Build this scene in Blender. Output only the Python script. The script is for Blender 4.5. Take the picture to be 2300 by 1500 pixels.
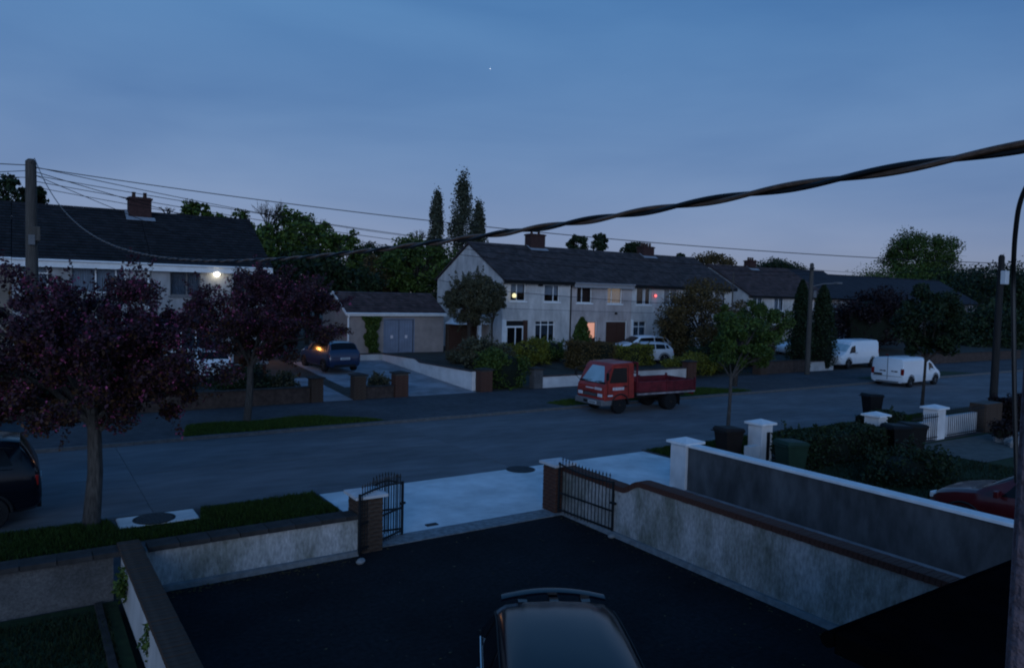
import bpy, math, random
import numpy as np
from mathutils import Vector, Matrix

sc = bpy.context.scene
COL = sc.collection
for o in list(bpy.data.objects):
    bpy.data.objects.remove(o)
R = math.radians

# ------------------------------------------------------------------ camera
F, CX, CY, CAMH = 1665.0, 1150.0, 750.0, 4.7
_y, _p, _r = R(33.6), R(3.1), R(1.37)
FW = np.array([math.sin(_y) * math.cos(_p), math.cos(_y) * math.cos(_p), -math.sin(_p)])
RT = np.array([math.cos(_y), -math.sin(_y), 0.0])
UP = np.cross(RT, FW)
RT, UP = math.cos(_r) * RT + math.sin(_r) * UP, -math.sin(_r) * RT + math.cos(_r) * UP
cam = bpy.data.cameras.new('camera')
cam.sensor_fit = 'HORIZONTAL'
cam.sensor_width = 36.0
cam.lens = F / 2300.0 * 36.0
cam.clip_start = 0.02
cam.clip_end = 4000.0
camo = bpy.data.objects.new('camera', cam)
COL.objects.link(camo)
camo.matrix_world = Matrix(((RT[0], UP[0], -FW[0], 0), (RT[1], UP[1], -FW[1], 0), (RT[2], UP[2], -FW[2], CAMH), (0, 0, 0, 1)))
sc.camera = camo

# surveying helpers: where the sight line through a photograph pixel meets a vertical plane Y = const or a level z
def ray(px, py):
    return FW + (px - CX) / F * RT - (py - CY) / F * UP
def aty(px, py, Y):
    d = ray(px, py)
    return np.array([0, 0, CAMH]) + d * (Y / d[1])
def atz(px, py, z=0.0):
    d = ray(px, py)
    return np.array([0, 0, CAMH]) + d * ((z - CAMH) / d[2])

# ------------------------------------------------------------------ dusk sky
SUN_EL, SUN_ROT, GLOW = R(6.0), R(212), 1.5
w = bpy.data.worlds.new('World')
sc.world = w
w.use_nodes = True
nt = w.node_tree
nt.nodes.clear()
def wn(t, **k):
    n = nt.nodes.new(t)
    for a, b in k.items():
        setattr(n, a, b)
    return n
WL = nt.links.new
sky = wn('ShaderNodeTexSky', sky_type='NISHITA', sun_disc=False)
sky.sun_elevation = SUN_EL
sky.sun_rotation = SUN_ROT
sky.air_density = 1.0
sky.dust_density = 0.7
sky.ozone_density = 4.0
tc = wn('ShaderNodeTexCoord')
mp = wn('ShaderNodeMapping')                       # thin, soft streaks of dusk cloud, the same all the way round
mp.inputs['Scale'].default_value = (1.3, 1.3, 5.5)
mp.inputs['Rotation'].default_value = (0.10, 0.05, 0.5)
nz = wn('ShaderNodeTexNoise')
nz.inputs['Scale'].default_value = 1.5
nz.inputs['Detail'].default_value = 5.0
nz.inputs['Roughness'].default_value = 0.48
nz.inputs['Distortion'].default_value = 0.3
rp = wn('ShaderNodeValToRGB')
rp.color_ramp.elements[0].position = 0.32
rp.color_ramp.elements[0].color = (0.84, 0.85, 0.88, 1)
rp.color_ramp.elements[1].position = 0.70
rp.color_ramp.elements[1].color = (1.20, 1.10, 1.03, 1)
mx = wn('ShaderNodeMix', data_type='RGBA', blend_type='MULTIPLY')
mx.inputs['Factor'].default_value = 1.0
tint = wn('ShaderNodeMix', data_type='RGBA', blend_type='MULTIPLY')
tint.inputs['Factor'].default_value = 1.0
tint.inputs[7].default_value = (0.185, 0.522, 1.0, 1)
# grey haze low over the horizon
sep = wn('ShaderNodeSeparateXYZ')
ab = wn('ShaderNodeMath', operation='ABSOLUTE')
ml = wn('ShaderNodeMath', operation='MULTIPLY')
ml.inputs[1].default_value = -4.5
ex = wn('ShaderNodeMath', operation='EXPONENT')
hz = wn('ShaderNodeMix', data_type='RGBA', blend_type='ADD')
hz.inputs[7].default_value = (0.215, 0.080, 0.004, 1)
bg = wn('ShaderNodeBackground')
bg.inputs['Strength'].default_value = 0.15
wo = wn('ShaderNodeOutputWorld')
WL(tc.outputs['Generated'], mp.inputs['Vector'])
WL(mp.outputs['Vector'], nz.inputs['Vector'])
WL(nz.outputs['Fac'], rp.inputs['Fac'])
WL(tc.outputs['Generated'], sep.inputs[0])
WL(sep.outputs['Z'], ab.inputs[0])
WL(ab.outputs[0], ml.inputs[0])
WL(ml.outputs[0], ex.inputs[0])
# the sun itself is down: its bright aureole is rolled off to an even afterglow
rd = wn('ShaderNodeVectorMath', operation='MULTIPLY_ADD')
rd.inputs[1].default_value = (GLOW,) * 3
rd.inputs[2].default_value = (1, 1, 1)
rq = wn('ShaderNodeVectorMath', operation='DIVIDE')
WL(sky.outputs['Color'], rd.inputs[0])
WL(sky.outputs['Color'], rq.inputs[0])
WL(rd.outputs[0], rq.inputs[1])
WL(rq.outputs[0], tint.inputs[6])
WL(tint.outputs[2], hz.inputs[6])
WL(ex.outputs[0], hz.inputs['Factor'])
WL(hz.outputs[2], mx.inputs[6])
WL(rp.outputs['Color'], mx.inputs[7])
WL(mx.outputs[2], bg.inputs['Color'])
WL(bg.outputs[0], wo.inputs['Surface'])

# the last glow of the set sun, behind the camera
sun = bpy.data.lights.new('sun', 'SUN')
sun.energy = 0.22
sun.angle = R(40)
sun.color = (0.54, 0.70, 1.0)
suno = bpy.data.objects.new('sun', sun)
COL.objects.link(suno)
_sd = Vector((math.sin(SUN_ROT) * math.cos(SUN_EL), math.cos(SUN_ROT) * math.cos(SUN_EL), math.sin(SUN_EL)))
suno.rotation_euler = _sd.to_track_quat('Z', 'Y').to_euler()

sc.cycles.filter_width = 2.0                        # a soft phone lens
sc.view_settings.view_transform = 'Standard'
sc.view_settings.look = 'None'
sc.view_settings.gamma = 1.0
sc.view_settings.use_curve_mapping = False
sc.view_settings.exposure = 2.5

# ------------------------------------------------------------------ materials
MATS = {}
def mat(name, col, rough=0.85, var=0.22, scale=5.0, bump=0.0, bscale=60.0, spec=0.3, metal=0.0, stain=0.0, sscale=0.7, coat=0.0, stretch=None, staincol=None):
    m = bpy.data.materials.new(name)
    m.use_nodes = True
    t = m.node_tree
    b = t.nodes['Principled BSDF']
    b.inputs['Roughness'].default_value = rough
    b.inputs['Metallic'].default_value = metal
    b.inputs['Specular IOR Level'].default_value = spec
    b.inputs['Coat Weight'].default_value = coat
    b.inputs['Coat Roughness'].default_value = 0.06
    co = t.nodes.new('ShaderNodeTexCoord')
    vec = co.outputs['Object']
    if stretch:
        mpn = t.nodes.new('ShaderNodeMapping')
        mpn.inputs['Scale'].default_value = stretch
        t.links.new(vec, mpn.inputs['Vector'])
        vec = mpn.outputs['Vector']
    n = t.nodes.new('ShaderNodeTexNoise')
    n.inputs['Scale'].default_value = scale
    n.inputs['Detail'].default_value = 5
    t.links.new(vec, n.inputs['Vector'])
    r = t.nodes.new('ShaderNodeValToRGB')
    r.color_ramp.elements[0].position = 0.3
    r.color_ramp.elements[1].position = 0.7
    r.color_ramp.elements[0].color = tuple(c * (1 - var) for c in col) + (1,)
    r.color_ramp.elements[1].color = tuple(min(1, c * (1 + var)) for c in col) + (1,)
    t.links.new(n.outputs['Fac'], r.inputs['Fac'])
    src = r.outputs['Color']
    if stain:
        n2 = t.nodes.new('ShaderNodeTexNoise')
        n2.inputs['Scale'].default_value = sscale
        n2.inputs['Detail'].default_value = 7
        n2.inputs['Roughness'].default_value = 0.62
        t.links.new(vec, n2.inputs['Vector'])
        r2 = t.nodes.new('ShaderNodeValToRGB')
        r2.color_ramp.elements[0].position = 0.36
        r2.color_ramp.elements[1].position = 0.62
        s = staincol or tuple(1 - stain for _ in range(3))
        r2.color_ramp.elements[0].color = tuple(s) + (1,)
        r2.color_ramp.elements[1].color = (1, 1, 1, 1)
        t.links.new(n2.outputs['Fac'], r2.inputs['Fac'])
        x = t.nodes.new('ShaderNodeMix')
        x.data_type = 'RGBA'
        x.blend_type = 'MULTIPLY'
        x.inputs['Factor'].default_value = 1.0
        t.links.new(src, x.inputs[6])
        t.links.new(r2.outputs['Color'], x.inputs[7])
        src = x.outputs[2]
    t.links.new(src, b.inputs['Base Color'])
    if bump:
        n3 = t.nodes.new('ShaderNodeTexNoise')
        n3.inputs['Scale'].default_value = bscale
        n3.inputs['Detail'].default_value = 3
        t.links.new(co.outputs['Object'], n3.inputs['Vector'])
        bp = t.nodes.new('ShaderNodeBump')
        bp.inputs['Strength'].default_value = bump
        bp.inputs['Distance'].default_value = 0.02
        t.links.new(n3.outputs['Fac'], bp.inputs['Height'])
        t.links.new(bp.outputs['Normal'], b.inputs['Normal'])
    MATS[name] = m
    return m
def leafmat(name, dark, light, rough=0.6):
    m = bpy.data.materials.new(name)
    m.use_nodes = True
    t = m.node_tree
    b = t.nodes['Principled BSDF']
    b.inputs['Roughness'].default_value = rough
    b.inputs['Specular IOR Level'].default_value = 0.25
    g = t.nodes.new('ShaderNodeNewGeometry')
    r = t.nodes.new('ShaderNodeValToRGB')
    r.color_ramp.elements[0].color = tuple(dark) + (1,)
    r.color_ramp.elements[1].color = tuple(light) + (1,)
    t.links.new(g.outputs['Random Per Island'], r.inputs['Fac'])
    t.links.new(r.outputs['Color'], b.inputs['Base Color'])
    MATS[name] = m
    return m
def tilemat(name, col, var=.35):
    m = mat(name, col, 0.85, 0.25, 2.2, 0.3, 50, stain=0.35, sscale=1.4)
    t = m.node_tree
    b = t.nodes['Principled BSDF']
    src = b.inputs['Base Color'].links[0].from_socket
    g = t.nodes.new('ShaderNodeNewGeometry')
    mr = t.nodes.new('ShaderNodeMapRange')
    mr.inputs['To Min'].default_value = 1 - var
    mr.inputs['To Max'].default_value = 1 + var
    x = t.nodes.new('ShaderNodeMix')
    x.data_type = 'RGBA'
    x.blend_type = 'MULTIPLY'
    x.inputs['Factor'].default_value = 1.0
    t.links.new(g.outputs['Random Per Island'], mr.inputs['Value'])
    t.links.new(src, x.inputs[6])
    t.links.new(mr.outputs[0], x.inputs[7])
    t.links.new(x.outputs[2], b.inputs['Base Color'])
def emat(name, col, strength):
    m = bpy.data.materials.new(name)
    m.use_nodes = True
    b = m.node_tree.nodes['Principled BSDF']
    b.inputs['Base Color'].default_value = (0.5, 0.5, 0.5, 1)
    b.inputs['Emission Color'].default_value = tuple(col) + (1,)
    b.inputs['Emission Strength'].default_value = strength
    MATS[name] = m
    return m
def glassmat(name, tintc=(0.75, 0.8, 0.85), refl=1.0):
    m = bpy.data.materials.new(name)
    m.use_nodes = True
    t = m.node_tree
    t.nodes.clear()
    o = t.nodes.new('ShaderNodeOutputMaterial')
    mixn = t.nodes.new('ShaderNodeMixShader')
    tr = t.nodes.new('ShaderNodeBsdfTransparent')
    tr.inputs['Color'].default_value = tuple(tintc) + (1,)
    gl = t.nodes.new('ShaderNodeBsdfGlossy')
    gl.inputs['Roughness'].default_value = 0.03
    fr = t.nodes.new('ShaderNodeFresnel')
    fr.inputs['IOR'].default_value = 1.5
    mu = t.nodes.new('ShaderNodeMath')
    mu.operation = 'MULTIPLY'
    mu.inputs[1].default_value = refl
    t.links.new(fr.outputs[0], mu.inputs[0])
    t.links.new(mu.outputs[0], mixn.inputs[0])
    t.links.new(tr.outputs[0], mixn.inputs[1])
    t.links.new(gl.outputs[0], mixn.inputs[2])
    t.links.new(mixn.outputs[0], o.inputs['Surface'])
    MATS[name] = m
    return m

mat('road_concrete', (0.178, 0.172, 0.178), 0.9, 0.16, 3.0, 0.25, 90, stain=0.36, sscale=0.5, stretch=(.35, 1, 1))
mat('joint', (0.06, 0.06, 0.062), 0.95)
mat('pavement_asphalt', (0.075, 0.074, 0.08), 0.92, 0.22, 4.0, 0.3, 120, stain=0.35, sscale=0.5)
mat('far_concrete', (0.324, 0.318, 0.336), 0.9, 0.16, 2.0, 0.15, 60, stain=0.45, sscale=0.6)
mat('apron_concrete', (0.78, 0.77, 0.76), 0.88, 0.08, 2.5, 0.15, 80, stain=0.26, sscale=0.8)
mat('threshold_stone', (0.204, 0.210, 0.216), 0.9, 0.35, 9.0, 0.5, 40)
mat('drive_tarmac', (0.018, 0.019, 0.022), 0.95, 0.35, 14.0, 0.6, 160, stain=0.5, sscale=0.45, spec=0.12)
mat('kerb_stone', (0.11, 0.11, 0.112), 0.9, 0.25, 8.0, 0.2, 60)
mat('soil', (0.018, 0.016, 0.013), 0.95, 0.35, 6.0, 0.5, 40)
mat('turf', (0.019, 0.036, 0.012), 0.95, 0.4, 7.0, 0.5, 80)
mat('garden_ground', (0.055, 0.052, 0.042), 0.95, 0.35, 1.5, 0.4, 40, stain=0.4, sscale=0.3)
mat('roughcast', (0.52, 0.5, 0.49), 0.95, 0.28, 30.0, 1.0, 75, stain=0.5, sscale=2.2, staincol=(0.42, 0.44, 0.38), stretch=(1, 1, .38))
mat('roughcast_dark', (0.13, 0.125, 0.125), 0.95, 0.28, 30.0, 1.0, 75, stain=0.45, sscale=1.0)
mat('render_white', (0.74, 0.71, 0.7), 0.9, 0.06, 3.0, 0.15, 70, stain=0.2, sscale=0.8)
mat('render_pale', (0.55, 0.52, 0.5), 0.92, 0.07, 3.0, 0.15, 70, stain=0.34, sscale=1.3, stretch=(1, 1, .45))
mat('render_pink', (0.5, 0.43, 0.41), 0.92, 0.07, 3.0, 0.15, 70, stain=0.34, sscale=1.3, stretch=(1, 1, .45))
mat('render_cool', (0.6, 0.57, 0.55), 0.92, 0.07, 3.0, 0.15, 70, stain=0.34, sscale=1.3, stretch=(1, 1, .45))
mat('render_tan', (0.36, 0.3, 0.25), 0.92, 0.07, 3.0, 0.15, 70, stain=0.34, sscale=1.3, stretch=(1, 1, .45))
mat('render_beige', (0.3, 0.25, 0.23), 0.92, 0.1, 3.0, 0.15, 70, stain=0.2, sscale=0.5)
mat('render_grey', (0.102, 0.103, 0.108), 0.95, 0.22, 5.0, 0.6, 70, stain=0.5, sscale=1.6, stretch=(1, 1, .4))
mat('white_paint', (0.800, 0.800, 0.800), 0.6, 0.05, 6.0, stain=0.12, sscale=2.0)
mat('cap_concrete', (0.552, 0.552, 0.564), 0.85, 0.1, 10.0, 0.2, 60, stain=0.25, sscale=3.0)
mat('brick_red', (0.090, 0.038, 0.026), 0.9, 0.4, 3.0, 0.4, 50, stretch=(3, 3, 8))
mat('brick_brown', (0.066, 0.041, 0.029), 0.9, 0.4, 3.0, 0.4, 50, stretch=(3, 3, 8))
mat('brick_coping', (0.102, 0.043, 0.031), 0.9, 0.35, 5.0, 0.5, 50)
mat('coping_dark', (0.034, 0.030, 0.028), 0.92, 0.4, 6.0, 0.5, 50)
mat('mortar', (0.09, 0.085, 0.08), 0.95, 0.2, 20)
mat('plinth', (0.192, 0.198, 0.204), 0.9, 0.25, 9, 0.3, 50)
mat('far_wall_brick', (0.060, 0.042, 0.036), 0.92, 0.35, 6.0, 0.4, 40)
mat('iron', (0.008, 0.010, 0.012), 0.55, 0.3, 20, spec=0.4)
tilemat('roof_tile', (0.066, 0.054, 0.055))
tilemat('roof_tile_brown', (0.082, 0.054, 0.052))
tilemat('roof_dark', (0.020, 0.018, 0.020))
tilemat('roof_slate', (0.022, 0.023, 0.030))
mat('lead', (0.276, 0.288, 0.312), 0.6, 0.2, 10)
mat('dark_gutter', (0.010, 0.010, 0.011), 0.5)
mat('grey_fascia', (0.288, 0.276, 0.282), 0.6, 0.08)
mat('chimney_brick', (0.050, 0.024, 0.022), 0.9, 0.4, 3.0, 0.4, 50, stretch=(3, 3, 8))
mat('felt_roof', (0.003, 0.003, 0.0035), 1.0, 0.3, 4, 0.3, 60, spec=0.0)
mat('far_wall_dim', (0.20, 0.19, 0.19), 0.95, 0.15, 3)
mat('pot_clay', (0.055, 0.028, 0.02), 0.9, 0.3)
mat('door_brown', (0.060, 0.026, 0.017), 0.6, 0.25, 6, stretch=(8, 8, 0.6))
mat('door_bluegrey', (0.186, 0.216, 0.282), 0.65, 0.08, 3, stain=0.15)
mat('curtain', (0.48, 0.50, 0.53), 0.9, 0.3, 6.0, stretch=(8, 8, 0.25))
mat('curtain_dark', (0.10, 0.115, 0.13), 0.9, 0.4, 6.0, stretch=(8, 8, 0.25))
mat('curtain_brown', (0.13, 0.07, 0.05), 0.9, 0.4, 6.0, stretch=(8, 8, 0.25))
mat('blind', (0.2, 0.22, 0.25), 0.9, 0.2, 6.0)
mat('room_dark', (0.012, 0.012, 0.013), 0.95)
glassmat('window_glass', (0.72, 0.76, 0.80), 0.2)
emat('lit_amber', (1.0, 0.36, 0.10), 0.092)
emat('lit_warm', (1.0, 0.66, 0.36), 0.038)
emat('lit_white', (1.0, 0.93, 0.72), 2.386)
emat('lit_yellow', (1.0, 0.90, 0.42), 0.174)
emat('lit_red', (1.0, 0.10, 0.08), 0.325)
emat('lit_orange', (1.0, 0.45, 0.16), 0.347)
emat('star_light', (0.9, 0.95, 1.0), 0.380)
mat('bark', (0.040, 0.032, 0.026), 0.95, 0.45, 8, 0.8, 30, stretch=(4, 4, 0.6))
mat('bark_pale', (0.062, 0.054, 0.048), 0.95, 0.45, 8, 0.6, 30, stretch=(4, 4, 0.6))
mat('pole_wood', (0.075, 0.066, 0.058), 0.9, 0.35, 5, 0.4, 30, stretch=(6, 6, 0.3))
mat('pole_dark', (0.022, 0.020, 0.019), 0.9, 0.35, 5, 0.4, 30, stretch=(6, 6, 0.3))
mat('wire', (0.006, 0.006, 0.007), 0.7)
mat('cable_lamplit', (0.12, 0.07, 0.045), 0.42, 0.35, 25, 0.15, 90, spec=0.5)  # warm lamplight falling on the cable, put into its brown colour
mat('cable_black', (0.006, 0.007, 0.008), 0.45, 0.3, 20, spec=0.4)
leafmat('leaf_purple', (0.016, 0.008, 0.013), (0.07, 0.026, 0.042))
leafmat('leaf_bronze', (0.018, 0.011, 0.004), (0.085, 0.034, 0.012))
leafmat('blossom', (.13, .016, .055), (.40, .080, .18), 0.7)
leafmat('leaf_green', (0.016, 0.032, 0.005), (0.085, 0.135, 0.022))
leafmat('leaf_dark', (0.007, 0.014, 0.006), (0.026, 0.046, 0.016))
leafmat('leaf_mid', (0.018, 0.036, 0.006), (0.068, 0.108, 0.018))
leafmat('leaf_olive', (0.03, 0.032, 0.018), (0.098, 0.094, 0.052))
leafmat('leaf_brownish', (0.034, 0.024, 0.008), (0.125, 0.085, 0.028))
leafmat('leaf_yellow', (0.05, 0.056, 0.006), (0.18, 0.18, 0.022))
leafmat('leaf_poplar', (0.026, 0.034, 0.022), (0.08, 0.088, 0.058))
leafmat('leaf_maroon', (0.006, 0.003, 0.004), (0.018, 0.008, 0.010))
leafmat('grass_blade', (.015, .033, .004), (.062, .110, .012), 0.7)
leafmat('grass_near', (0.010, 0.023, 0.003), (0.042, 0.076, 0.008), 0.7)
leafmat('grass_dark', (0.006, 0.012, 0.004), (0.020, 0.036, 0.011), 0.7)
mat('paint_black', (0.003, 0.0045, 0.009), 0.16, 0.1, 3, spec=0.42)
mat('paint_white', (0.744, 0.768, 0.792), 0.35, 0.03, 3, spec=0.5, coat=0.5)
mat('paint_silver', (0.50, 0.52, 0.55), 0.35, 0.04, 3, spec=0.5)
mat('paint_blue', (0.007, 0.018, 0.06), 0.3, 0.06, 3, spec=0.5, coat=0.8)
mat('paint_red', (0.15, 0.012, 0.012), 0.35, 0.08, 3, spec=0.5, coat=0.5)
mat('paint_darkred', (0.07, 0.004, 0.006), 0.35, 0.08, 3, spec=0.4, coat=0.5)
mat('truck_red', (0.34, 0.03, 0.02), 0.5, 0.18, 4, spec=0.4, coat=0.2, stain=0.25, sscale=2.0)
mat('truck_side_red', (0.16, 0.016, 0.024), 0.6, 0.2, 4, spec=0.3, stain=0.35, sscale=2.0)
mat('car_glass', (0.006, 0.007, 0.009), 0.12, 0.0, 1, spec=0.22)
mat('sky_reflection_glass', (0.3, 0.44, 0.5), 0.12, 0.15, 2, spec=0.7)  # reflected sky put into the pale base colour of the windscreens
mat('rubber', (0.009, 0.009, 0.010), 0.85, 0.2, 10)
mat('rim_alloy', (0.30, 0.31, 0.32), 0.4, 0.1, 10, metal=0.6)
mat('rim_rust', (0.10, 0.075, 0.055), 0.8, 0.3, 10)
mat('chrome', (0.55, 0.57, 0.60), 0.15, 0.0, 1, metal=1.0)
mat('trim_black', (0.010, 0.010, 0.011), 0.6)
mat('bumper_grey', (0.14, 0.14, 0.145), 0.7, 0.15, 5)
mat('lamp_red', (0.20, 0.008, 0.008), 0.2, 0.0, 1, spec=0.6)
mat('lamp_clear', (0.62, 0.64, 0.66), 0.15, 0.0, 1, spec=0.7)
mat('lamp_amber', (0.45, 0.14, 0.02), 0.2, 0.0, 1, spec=0.6)
mat('plate_white', (0.60, 0.61, 0.62), 0.5, 0.03)
mat('plate_ink', (0.01, 0.01, 0.012), 0.6)
mat('sticker_white', (0.62, 0.55, 0.56), 0.6, 0.05)
mat('chassis', (0.012, 0.012, 0.013), 0.8)
mat('tipper_floor', (0.03, 0.03, 0.033), 0.8, 0.3)
mat('bin_green', (0.012, 0.034, 0.02), 0.6, 0.15)
mat('bin_brown', (0.014, 0.008, 0.006), 0.6, 0.15)
mat('bin_black', (0.0035, 0.0035, 0.004), 0.55, 0.15)
mat('cover_iron', (0.035, 0.037, 0.04), 0.7, 0.35, 30, 0.4, 60)
mat('rail_grey', (0.30, 0.26, 0.27), 0.7, 0.2, 6, stain=0.4, sscale=3)
mat('stone_pale', (0.30, 0.28, 0.27), 0.9, 0.2, 8, 0.4, 20)
mat('jamb_plaster', (0.150, 0.108, 0.120), 0.9, 0.12, 12, 0.5, 90, stain=0.2, sscale=5)
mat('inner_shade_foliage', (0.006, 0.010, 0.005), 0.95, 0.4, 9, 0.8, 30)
mat('render_left', (0.36, 0.355, 0.36), 0.92, 0.07, 3.0, 0.15, 70, stain=0.34, sscale=1.3, stretch=(1, 1, .45))
mat('render_left_tan', (0.24, 0.20, 0.165), 0.92, 0.07, 3.0, 0.15, 70, stain=0.3, sscale=1.3)
mat('patio', (0.10, 0.10, 0.09), 0.9, 0.25, 3)

# ------------------------------------------------------------------ mesh and object helpers
class MB:
    def __init__(s):
        s.v, s.f, s.m = [], [], []
    def add(s, vs, fs, m=0):
        n = len(s.v)
        s.v += [tuple(map(float, a)) for a in vs]
        s.f += [tuple(i + n for i in f) for f in fs]
        s.m += [m] * len(fs)
        return s
    def box(s, x0, y0, z0, x1, y1, z1, m=0):
        vs = [(x0, y0, z0), (x1, y0, z0), (x1, y1, z0), (x0, y1, z0), (x0, y0, z1), (x1, y0, z1), (x1, y1, z1), (x0, y1, z1)]
        return s.add(vs, [(0, 3, 2, 1), (4, 5, 6, 7), (0, 1, 5, 4), (1, 2, 6, 5), (2, 3, 7, 6), (3, 0, 4, 7)], m)
    def beam(s, a, b, wd, h, m=0, up=(0, 0, 1)):
        """box of section wd x h whose axis runs a -> b"""
        a, b = Vector(a), Vector(b)
        d = (b - a).normalized()
        u = Vector(up)
        sd = d.cross(u)
        if sd.length < 1e-4:
            sd = d.cross(Vector((1, 0, 0)))
        sd.normalize()
        u = sd.cross(d)
        vs = []
        for p in (a, b):
            for i, j in ((-1, -1), (1, -1), (1, 1), (-1, 1)):
                vs.append(p + sd * i * wd / 2 + u * j * h / 2)
        return s.add(vs, [(0, 1, 2, 3), (7, 6, 5, 4), (0, 4, 5, 1), (1, 5, 6, 2), (2, 6, 7, 3), (3, 7, 4, 0)], m)
    def prism(s, poly, axis, a, b, m=0):
        """2D polygon (counter-clockwise or not) extruded along x / y / z from a to b"""
        def P(p, t):
            return (t, p[0], p[1]) if axis == 'x' else (p[0], t, p[1]) if axis == 'y' else (p[0], p[1], t)
        n = len(poly)
        vs = [P(p, a) for p in poly] + [P(p, b) for p in poly]
        fs = [tuple(range(n - 1, -1, -1)), tuple(range(n, 2 * n))]
        fs += [(i, (i + 1) % n, n + (i + 1) % n, n + i) for i in range(n)]
        return s.add(vs, fs, m)
    def tube(s, pts, r, n=8, m=0, caps=True):
        pts = [Vector(p) for p in pts]
        rs = r if isinstance(r, (list, tuple)) else [r] * len(pts)
        vs, fs = [], []
        ref = None
        for i, p in enumerate(pts):
            d = (pts[min(i + 1, len(pts) - 1)] - pts[max(i - 1, 0)]).normalized()
            if ref is None:
                ref = Vector((0, 0, 1)) if abs(d.z) < 0.9 else Vector((1, 0, 0))
            u = d.cross(ref)
            if u.length < 1e-5:
                u = d.orthogonal()
            u.normalize()
            v = d.cross(u)
            ref = -v if v.dot(ref) < 0 else v
            for k in range(n):
                t = 2 * math.pi * k / n
                vs.append(p + (u * math.cos(t) + v * math.sin(t)) * rs[i])
        for i in range(len(pts) - 1):
            for k in range(n):
                a, b = i * n + k, i * n + (k + 1) % n
                fs.append((a, b, b + n, a + n))
        if caps:
            fs.append(tuple(range(n)))
            fs.append(tuple(range((len(pts) - 1) * n, len(pts) * n))[::-1])
        return s.add(vs, fs, m)
    def cyl(s, c, r, h, n=16, m=0, axis='z', r2=None):
        c = Vector(c)
        d = {'x': Vector((1, 0, 0)), 'y': Vector((0, 1, 0)), 'z': Vector((0, 0, 1))}[axis]
        return s.tube([c, c + d * h], [r, r if r2 is None else r2], n, m)
    def lathe(s, c, prof, n=16, m=0, axis='z'):
        """profile [(r, t)] turned about an axis through c"""
        vs, fs = [], []
        for (r, t) in prof:
            for k in range(n):
                a = 2 * math.pi * k / n
                x, y2 = r * math.cos(a), r * math.sin(a)
                q = (x, y2, t) if axis == 'z' else (t, x, y2) if axis == 'x' else (x, t, y2)
                vs.append((c[0] + q[0], c[1] + q[1], c[2] + q[2]))
        for i in range(len(prof) - 1):
            for k in range(n):
                a, b = i * n + k, i * n + (k + 1) % n
                fs.append((a, b, b + n, a + n))
        fs.append(tuple(range(n))[::-1])
        fs.append(tuple(range((len(prof) - 1) * n, len(prof) * n)))
        return s.add(vs, fs, m)
    def mesh(s, name, mats, smooth=False, off=(0, 0, 0), sharp=40):
        me = bpy.data.meshes.new(name)
        vs = [(x - off[0], y - off[1], z - off[2]) for x, y, z in s.v]
        me.from_pydata(vs, [], s.f)
        for k in (mats if isinstance(mats, (list, tuple)) else [mats]):
            me.materials.append(MATS[k])
        me.polygons.foreach_set('material_index', s.m)
        if smooth:
            me.polygons.foreach_set('use_smooth', [True] * len(s.f))
            me.set_sharp_from_angle(angle=R(sharp))
        me.update()
        return me
    def build(s, name, mats, parent=None, smooth=False, world=True, bevel=0.0, sharp=40):
        off = (0, 0, 0)
        if parent is not None and world:
            p = parent
            while p.parent:
                p = p.parent
            off = p.location
        o = bpy.data.objects.new(name, s.mesh(name, mats, smooth, off, sharp))
        COL.objects.link(o)
        o.parent = parent
        if bevel:
            md = o.modifiers.new('bevel', 'BEVEL')
            md.width = bevel
            md.segments = 2
            md.limit_method = 'ANGLE'
        return o
def tag(o, label=None, cat=None, group=None, kind=None):
    if label: o['label'] = label
    if cat: o['category'] = cat
    if group: o['group'] = group
    if kind: o['kind'] = kind
    return o
def thing(name, label, cat, loc=(0, 0, 0), rotz=0.0, group=None):
    o = bpy.data.objects.new(name, None)
    o.empty_display_size = 0.2
    COL.objects.link(o)
    o.location = loc
    o.rotation_euler = (0, 0, rotz)
    return tag(o, label, cat, group)
def struct(name, b, mats, label=None, **k):
    o = b.build(name, mats, None, **k)
    return tag(o, label, kind='structure')
def inst(me, name, parent, loc, rotz=0.0, scale=(1, 1, 1), rot=None):
    o = bpy.data.objects.new(name, me)
    COL.objects.link(o)
    o.parent = parent
    o.location = loc
    o.rotation_euler = rot or (0, 0, rotz)
    o.scale = scale
    return o
def copy_tree(o, parent=None):
    c = o.copy()
    COL.objects.link(c)
    c.parent = parent
    for ch in list(o.children):
        copy_tree(ch, c)
    return c
# ================================================================== setting: ground, road, kerbs, pavements
def zg(Y):
    """level of the rising front gardens across the road"""
    return 0.0 if Y < 30.2 else min(0.62, 0.052 * (Y - 30.2))
def sheet(pts, z=None):
    b = MB()
    vs = [(p[0], p[1], (z if z is not None else p[2])) for p in pts]
    return b.add(vs, [tuple(range(len(vs)))])

struct('ground', sheet([(-1500, -600, ), (2500, -600), (2500, 2600), (-1500, 2600)], -0.16), 'garden_ground', 'dark open ground under and beyond the street')

# terrain across the road: flat to Y=30.2, then rising to the houses
b = MB()
ys = [29.95, 30.2, 33, 36, 39, 42.2, 60, 140]
xs = [-120, -20, 0, 10, 20, 30, 40, 60, 90, 260]
vs = [(x, y, zg(y) - 0.004) for y in ys for x in xs]
n = len(xs)
b.add(vs, [(j * n + i, j * n + i + 1, (j + 1) * n + i + 1, (j + 1) * n + i) for j in range(len(ys) - 1) for i in range(n - 1)])
struct('front_gardens', b, 'garden_ground', 'rising front gardens in front of the terraces')

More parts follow.
